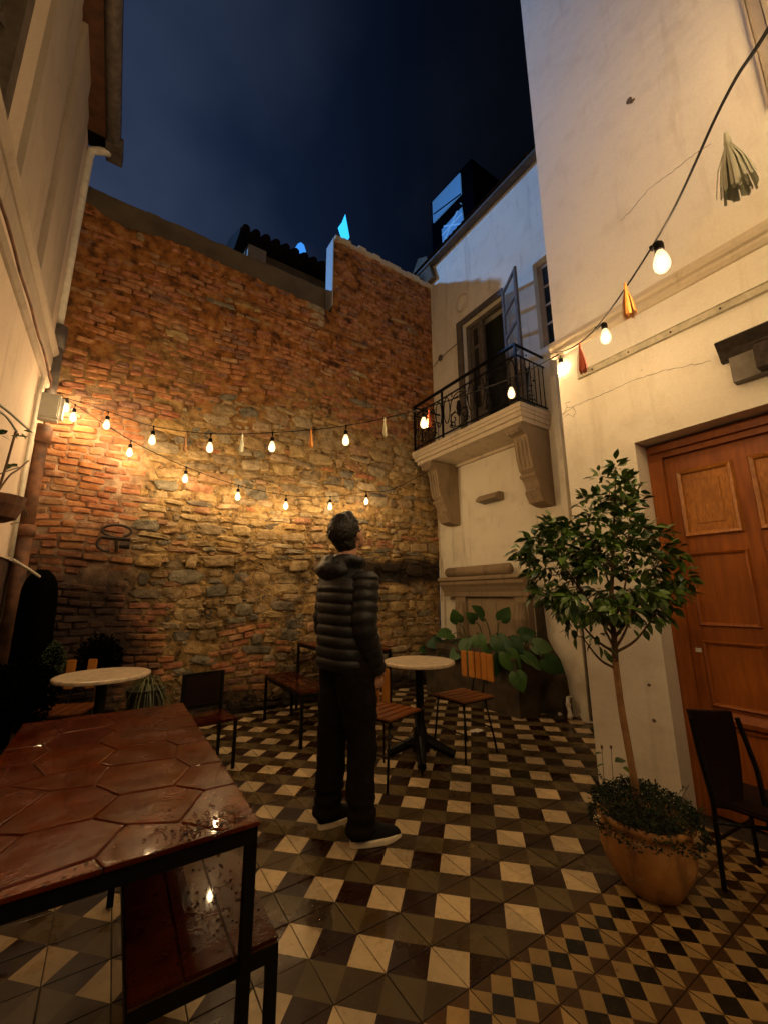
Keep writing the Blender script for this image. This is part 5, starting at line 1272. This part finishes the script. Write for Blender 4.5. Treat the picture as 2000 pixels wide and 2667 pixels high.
# ------------------------------------------------------------------ THE MAN
def remesh(g, name, mat, voxel, smooth_it=3, parent=None, factor=.6):
    me = g.mesh(name+'_src', mat, normals=True); o = bpy.data.objects.new(name+'_src', me); COL.objects.link(o)
    m = o.modifiers.new('r', 'REMESH'); m.mode = 'VOXEL'; m.voxel_size = voxel; m.use_smooth_shade = True
    if smooth_it: s = o.modifiers.new('s', 'SMOOTH'); s.iterations = smooth_it; s.factor = factor
    dg = bpy.context.evaluated_depsgraph_get(); ev = o.evaluated_get(dg); nm = bpy.data.meshes.new_from_object(ev); nm.name = name
    bpy.data.objects.remove(o); bpy.data.meshes.remove(me)
    nm.materials.clear(); nm.materials.append(mat); nm.polygons.foreach_set('use_smooth', [True]*len(nm.polygons))
    return link(name, nm, parent)
CB = Vector((.085, 1.045, 0))          # body centre line on the floor
fA = radians(9); FD = Vector((cos(fA), sin(fA), 0)); SR = Vector((FD.y, -FD.x, 0))   # forward, to his right
def B(f, s, z): return CB+FD*f+SR*s+Vector((0, 0, z))
man = thing('person', 'man in a black quilted jacket standing with his head tilted up at the lights', 'person', (CB.x, CB.y, 0))
b = MB()
hc = B(.0, 0, 1.66)
hf = (FD*.93+SR*-.10).normalized(); hs = Vector((hf.y, -hf.x, 0)); tilt = radians(37)
hfw = (hf*cos(tilt)+Vector((0, 0, sin(tilt)))).normalized(); hup = (Vector((0, 0, cos(tilt)))-hf*sin(tilt)).normalized()
HM_ = Matrix(((hfw.x, hs.x, hup.x), (hfw.y, hs.y, hup.y), (hfw.z, hs.z, hup.z)))
def Hd(f, s, u): return hc + HM_ @ Vector((f, s, u))
b.ball(Hd(-.005, 0, .03), (.094, .076, .098), 20, 14, M=HM_)
b.ball(Hd(.04, 0, -.035), (.058, .055, .075), 16, 12, M=HM_)
b.ball(Hd(.068, 0, -.085), (.03, .032, .022), 12, 8, M=HM_)          # chin
b.ball(Hd(.10, 0, -.012), (.02, .012, .026), 10, 8, M=HM_)           # nose
b.ball(Hd(.113, 0, -.024), (.012, .015, .010), 10, 8, M=HM_)
b.ball(Hd(.092, 0, -.055), (.014, .024, .008), 10, 8, M=HM_); b.ball(Hd(.09, 0, -.066), (.013, .02, .007), 10, 8, M=HM_)
b.ball(Hd(.085, .0, .025), (.014, .06, .010), 12, 8, M=HM_)          # brow
for s in (-1, 1):
    b.ball(Hd(.004, s*.080, -.008), (.020, .010, .032), 12, 10, M=HM_ @ Matrix.Rotation(s*.35, 3, 'Z')); b.ball(Hd(.0, s*.081, -.035), (.011, .008, .012), 8, 6, M=HM_)
b.tube([B(-.02, 0, 1.38), B(-.02, 0, 1.47), B(-.005, 0, 1.56), Hd(.0, 0, -.02)], [.085, .058, .055, .055], 14)
# torso, arms, legs beneath the clothes
b.tube([B(0, 0, .88), B(0, 0, 1.0), B(-.01, 0, 1.2), B(-.01, 0, 1.36), B(-.015, 0, 1.43)], [.125, .115, .125, .13, .08], 16)
SHr, ELr, WRr = B(-.01, .175, 1.385), B(-.035, .205, 1.11), B(.07, .175, .875)
SHl, ELl, WLl = B(-.01, -.175, 1.385), B(-.03, -.20, 1.11), B(.09, -.17, .89)
for A_, E_, W_ in ((SHr, ELr, WRr), (SHl, ELl, WLl)):
    b.tube([A_+Vector((0, 0, .02)), A_, A_.lerp(E_, .5), E_, E_.lerp(W_, .4), W_], [.035, .052, .045, .038, .036, .025], 12)
# hands: palm, four fingers half in the pocket, thumb
for W_, s in ((WRr, 1), (WLl, -1)):
    dn = (Vector((0, 0, -1))+FD*.35).normalized(); ac = FD*.9+Vector((0, 0, .3)); ac = (ac-dn*ac.dot(dn)).normalized(); ou = dn.cross(ac)
    for k in range(5):
        q = W_+dn*(.01+.018*k); b.tube([q-ac*.032, q-ac*.015, q+ac*.015, q+ac*.032], [.011, .014, .014, .012], 8)
    for k, ln in enumerate((.070, .078, .073, .058)):
        r_ = W_+dn*.075+ac*(.028-.0185*k); c1 = r_+dn*ln*.42-SR*s*.004; c2 = c1+(dn*.8-SR*s*.6)*ln*.34; c3 = c2+(dn*.4-SR*s*.9)*ln*.26
        b.tube([r_, c1, c2, c3], [.0095, .009, .0082, .0065], 8)
    th0 = W_+dn*.03+ac*.03; b.tube([th0, th0+ac*.022+dn*.022, th0+ac*.026+dn*.05], [.0115, .0105, .008], 8)
HPr, HPl = B(0, .085, .90), B(0, -.085, .90)
KNr, KNl = Vector((.135, .955, .49)), Vector((.045, 1.14, .49)); ANr, ANl = Vector((.095, .893, .09)), Vector((.025, 1.152, .09))
for H_, K_, A_ in ((HPr, KNr, ANr), (HPl, KNl, ANl)):
    b.tube([H_, H_.lerp(K_, .5), K_, K_.lerp(A_, .35), A_, A_-Vector((0, 0, .05))], [.085, .072, .055, .052, .036, .035], 14)
body = remesh(b, 'body', M_skin, .0065, 4, man)
# trousers
t_ = MB()
rings = []
for A_, K_, N_, s in ((HPr, KNr, ANr, 1), (HPl, KNl, ANl, -1)):
    pts = [B(0, s*.07, 1.0), H_ if False else B(-.005, s*.082, .90), B(0, s*.088, .80), B(0, s*.085, .80).lerp(K_, .5), K_, K_.lerp(N_, .5), N_+Vector((0, 0, .03)), N_-Vector((0, 0, .035))]
    t_.tube(dense(pts, 4), [r_*1.14 for r_ in (.10, .103, .105, .106, .107, .108, .107, .104, .102, .099, .096, .092, .088, .085, .082, .080, .077, .075, .073, .071, .070, .069, .068, .067, .067, .068, .068, .069, .070)], 18)
t_.ball(B(-.02, 0, .92), (.12, .15, .12), 18, 12); t_.ball(B(-.05, .07, .90), (.085, .09, .11), 14, 10); t_.ball(B(-.05, -.07, .90), (.085, .09, .11), 14, 10)
tro = remesh(t_, 'trousers', M_trouser, .011, 6, man)
for v in tro.data.vertices:
    c = v.co; w = noise.noise(Vector((c.x*6, c.y*6, c.z*9+3*c.x)))*.013 + abs(noise.noise(Vector((c.x*14, c.y*14, c.z*24+c.x*12))))*.010
    if c.z < .22: w += .006*sin(c.z*95)
    v.co = c + v.normal*w
# jacket: quilted torso, sleeves, hood
j = MB(); n = 40; rings = []
def lerp_tab(tab, z):
    for (a, *p), (c, *q) in zip(tab, tab[1:]):
        if a <= z <= c: t = (z-a)/(c-a); return [u+(w-u)*t for u, w in zip(p, q)]
    return list(tab[-1][1:]) if z > tab[-1][0] else list(tab[0][1:])
tabj = [(.865, .178, .150, -.01), (.90, .186, .158, -.012), (1.0, .188, .158, -.012), (1.12, .184, .152, -.015), (1.25, .192, .152, -.02), (1.33, .195, .146, -.025), (1.39, .180, .125, -.03), (1.43, .135, .100, -.03), (1.47, .085, .085, -.02), (1.50, .070, .075, -.01)]
def puff(z): return (abs(sin(pi*(z-.87)/.062))**.45) if z < 1.34 else .8
z = .865
while z < 1.50:
    ws, wf, off = lerp_tab(tabj, z); k = 1+.075*(puff(z)-.8)
    ring = []
    for i in range(n):
        a = 2*pi*i/n; w = 1+.018*noise.noise(Vector((cos(a)*2, sin(a)*2, z*16)))
        ring.append(B(off+wf*k*w*math.copysign(abs(cos(a))**.85, cos(a)), ws*k*w*math.copysign(abs(sin(a))**.85, sin(a)), z+.006*sin(a*2+1)))
    rings.append(ring); z += .0062
j.loft(rings)
def sleeve(A_, E_, W_):
    pts = dense([A_+Vector((0, 0, .045))-(A_-CB).normalized()*0, A_+Vector((0, 0, .0)), A_.lerp(E_, .5), E_, E_.lerp(W_, .5), W_+Vector((0, 0, .01)), W_+(W_-E_).normalized()*.03], 14)
    L_ = 0; prev = pts[0]; rs = []
    for i, p in enumerate(pts):
        L_ += (p-prev).length; prev = p; u = i/(len(pts)-1); base = [.045, .086, .080, .073, .068, .060, .048]; q = u*6; i0 = min(int(q), 5); r_ = base[i0]+(base[i0+1]-base[i0])*(q-i0)
        rs.append(r_*(1+.16*(abs(sin(pi*L_/.062))**.45-.8)) if u > .12 else r_)
    j.tube(pts, rs, 24)
sleeve(SHr, ELr, WRr); sleeve(SHl, ELl, WLl)
jk = link('jacket', j.mesh('jacket', M_jacket, True, normals=True), man)
h = MB()
h.ball(B(-.125, 0, 1.435), (.085, .135, .062), 24, 14, M=Matrix.Rotation(fA, 3, 'Z') @ Matrix.Rotation(.35, 3, 'Y'))
h.tube([B(.075, .03, 1.47), B(.06, .08, 1.485), B(.0, .112, 1.495), B(-.08, .10, 1.50), B(-.125, .05, 1.495), B(-.135, 0, 1.49), B(-.125, -.05, 1.495), B(-.08, -.10, 1.50), B(0, -.112, 1.495), B(.06, -.08, 1.485), B(.075, -.03, 1.47)], [.018, .026, .032, .036, .042, .045, .042, .036, .032, .026, .018], 12)
h.tube([B(-.04, 0, 1.36), B(-.03, 0, 1.46), B(-.02, 0, 1.50)], [.12, .105, .085], 20)
hood = remesh(h, 'hood', M_jacket, .010, 5, man)
for v in hood.data.vertices: c = v.co; v.co = c+v.normal*(.006*noise.noise(c*16)+.003*noise.noise(c*42))
# hair
h = MB(); h.ball(Hd(-.016, 0, .050), (.110, .096, .106), 24, 16, M=HM_); h.ball(Hd(-.045, 0, .0), (.075, .080, .090), 20, 12, M=HM_); h.ball(Hd(.045, 0, .115), (.055, .062, .035), 16, 10, M=HM_); h.ball(Hd(.0, 0, .13), (.06, .06, .03), 16, 10, M=HM_)
hair = remesh(h, 'hair', M_hair, .007, 2, man)
for v in hair.data.vertices: c = v.co; v.co = c+v.normal*(.007*noise.noise(c*22)+.006*noise.noise(c*90))
# carve nothing: face side is kept clear by shifting hair vertices inward in front
for v in hair.data.vertices:
    q = HM_.transposed() @ (v.co-hc)
    if q.x > .045 and q.z < .075: v.co = hc + HM_ @ Vector((.045+(q.x-.045)*.15, q.y*.80, q.z*.9+.01))
    if q.x > -.03 and q.z < .0 and abs(q.y) > .03: v.co = hc + HM_ @ Vector((q.x*.3-.02, q.y*.78, q.z))
g = MB()
for i in range(1500):
    v = Vector((random.gauss(-.2, 1), random.gauss(0, 1), abs(random.gauss(0, 1)))).normalized(); p0 = Hd(-.012+.10*v.x, .085*v.y, .045+.10*v.z)
    if v.x > .75 and v.z < .4: continue
    d = (HM_ @ (v+Vector((.5, random.gauss(0, .3), random.gauss(.1, .3))))).normalized()*random.uniform(.012, .028); g.tube([p0, p0+d*.6, p0+d+Vector((0, 0, -.003))], [.0016, .0012, .0004], 3, cap=False)
part('hair_strands', g, M_hair, hair, kind='stuff', normals=False)
# glasses, eyes
g = MB()
for s in (-1, 1):
    g.tube([Hd(.094, s*(.032+.022*cos(a)), .008+.017*sin(a)) for a in [2*pi*k/16 for k in range(17)]], .0018, 6, cap=False); g.tube([Hd(.093, s*.054, .012), Hd(.05, s*.074, .012), Hd(.0, s*.082, .010)], .002, 6)
g.tube([Hd(.097, -.011, .012), Hd(.099, 0, .015), Hd(.097, .011, .012)], .0018, 6); part('glasses', g, M_blackm, man)
g = MB()
for s in (-1, 1): g.ball(Hd(.079, s*.031, .006), .0115, 10, 8, M=None)
part('eye', g, M_white, man)
# shoes
for (A_, d, nm) in ((ANr, Vector((.965, -.26, 0)), 'shoe'), (ANl, Vector((.995, .04, 0)), 'shoe')):
    d = d.normalized(); sd = Vector((d.y, -d.x, 0)); heel = Vector((A_.x, A_.y, 0))-d*.058
    def outline(z, gsc): 
        R_ = []
        for k in range(28):
            a = 2*pi*k/28; u = .5-.5*cos(a); w = (.036+.014*sin(pi*min(1, u*1.05))**1 + (.006 if .55 < u < .85 else 0))*abs(sin(a))**.55*gsc; R_.append(heel+d*(.285*u*1.0)+sd*math.copysign(w, sin(a))+Vector((0, 0, z+(.012*max(0, u-.75)*4 if z < .02 else 0)*.6)))
        return R_
    g = MB(); g.loft([outline(.001, .93), outline(.006, 1.0), outline(.026, 1.03), outline(.032, .98)]); sole = g
    u_ = MB(); rr = []
    for (z, k0, k1) in ((.030, 0, .285), (.05, .004, .268), (.068, .006, .225), (.085, .008, .165), (.105, .012, .125), (.125, .016, .11)):
        ring = []
        for k in range(24):
            a = 2*pi*k/24; u = .5-.5*cos(a); w = (.040-.08*(z-.03)*u)*abs(sin(a))**.6; ring.append(heel+d*(k0+(k1-k0)*u)+sd*math.copysign(w, sin(a))+Vector((0, 0, z)))
        rr.append(ring)
    u_.loft(rr); so = part('shoe', u_, M_shoe, man, smooth=True); part('sole', sole, M_sole, so, smooth=False)
g = MB(); g.tube([B(.09, .095, .885), B(.03, .118, .80)], .004, 6); part('pocket_seam', g, M_trouser, man)
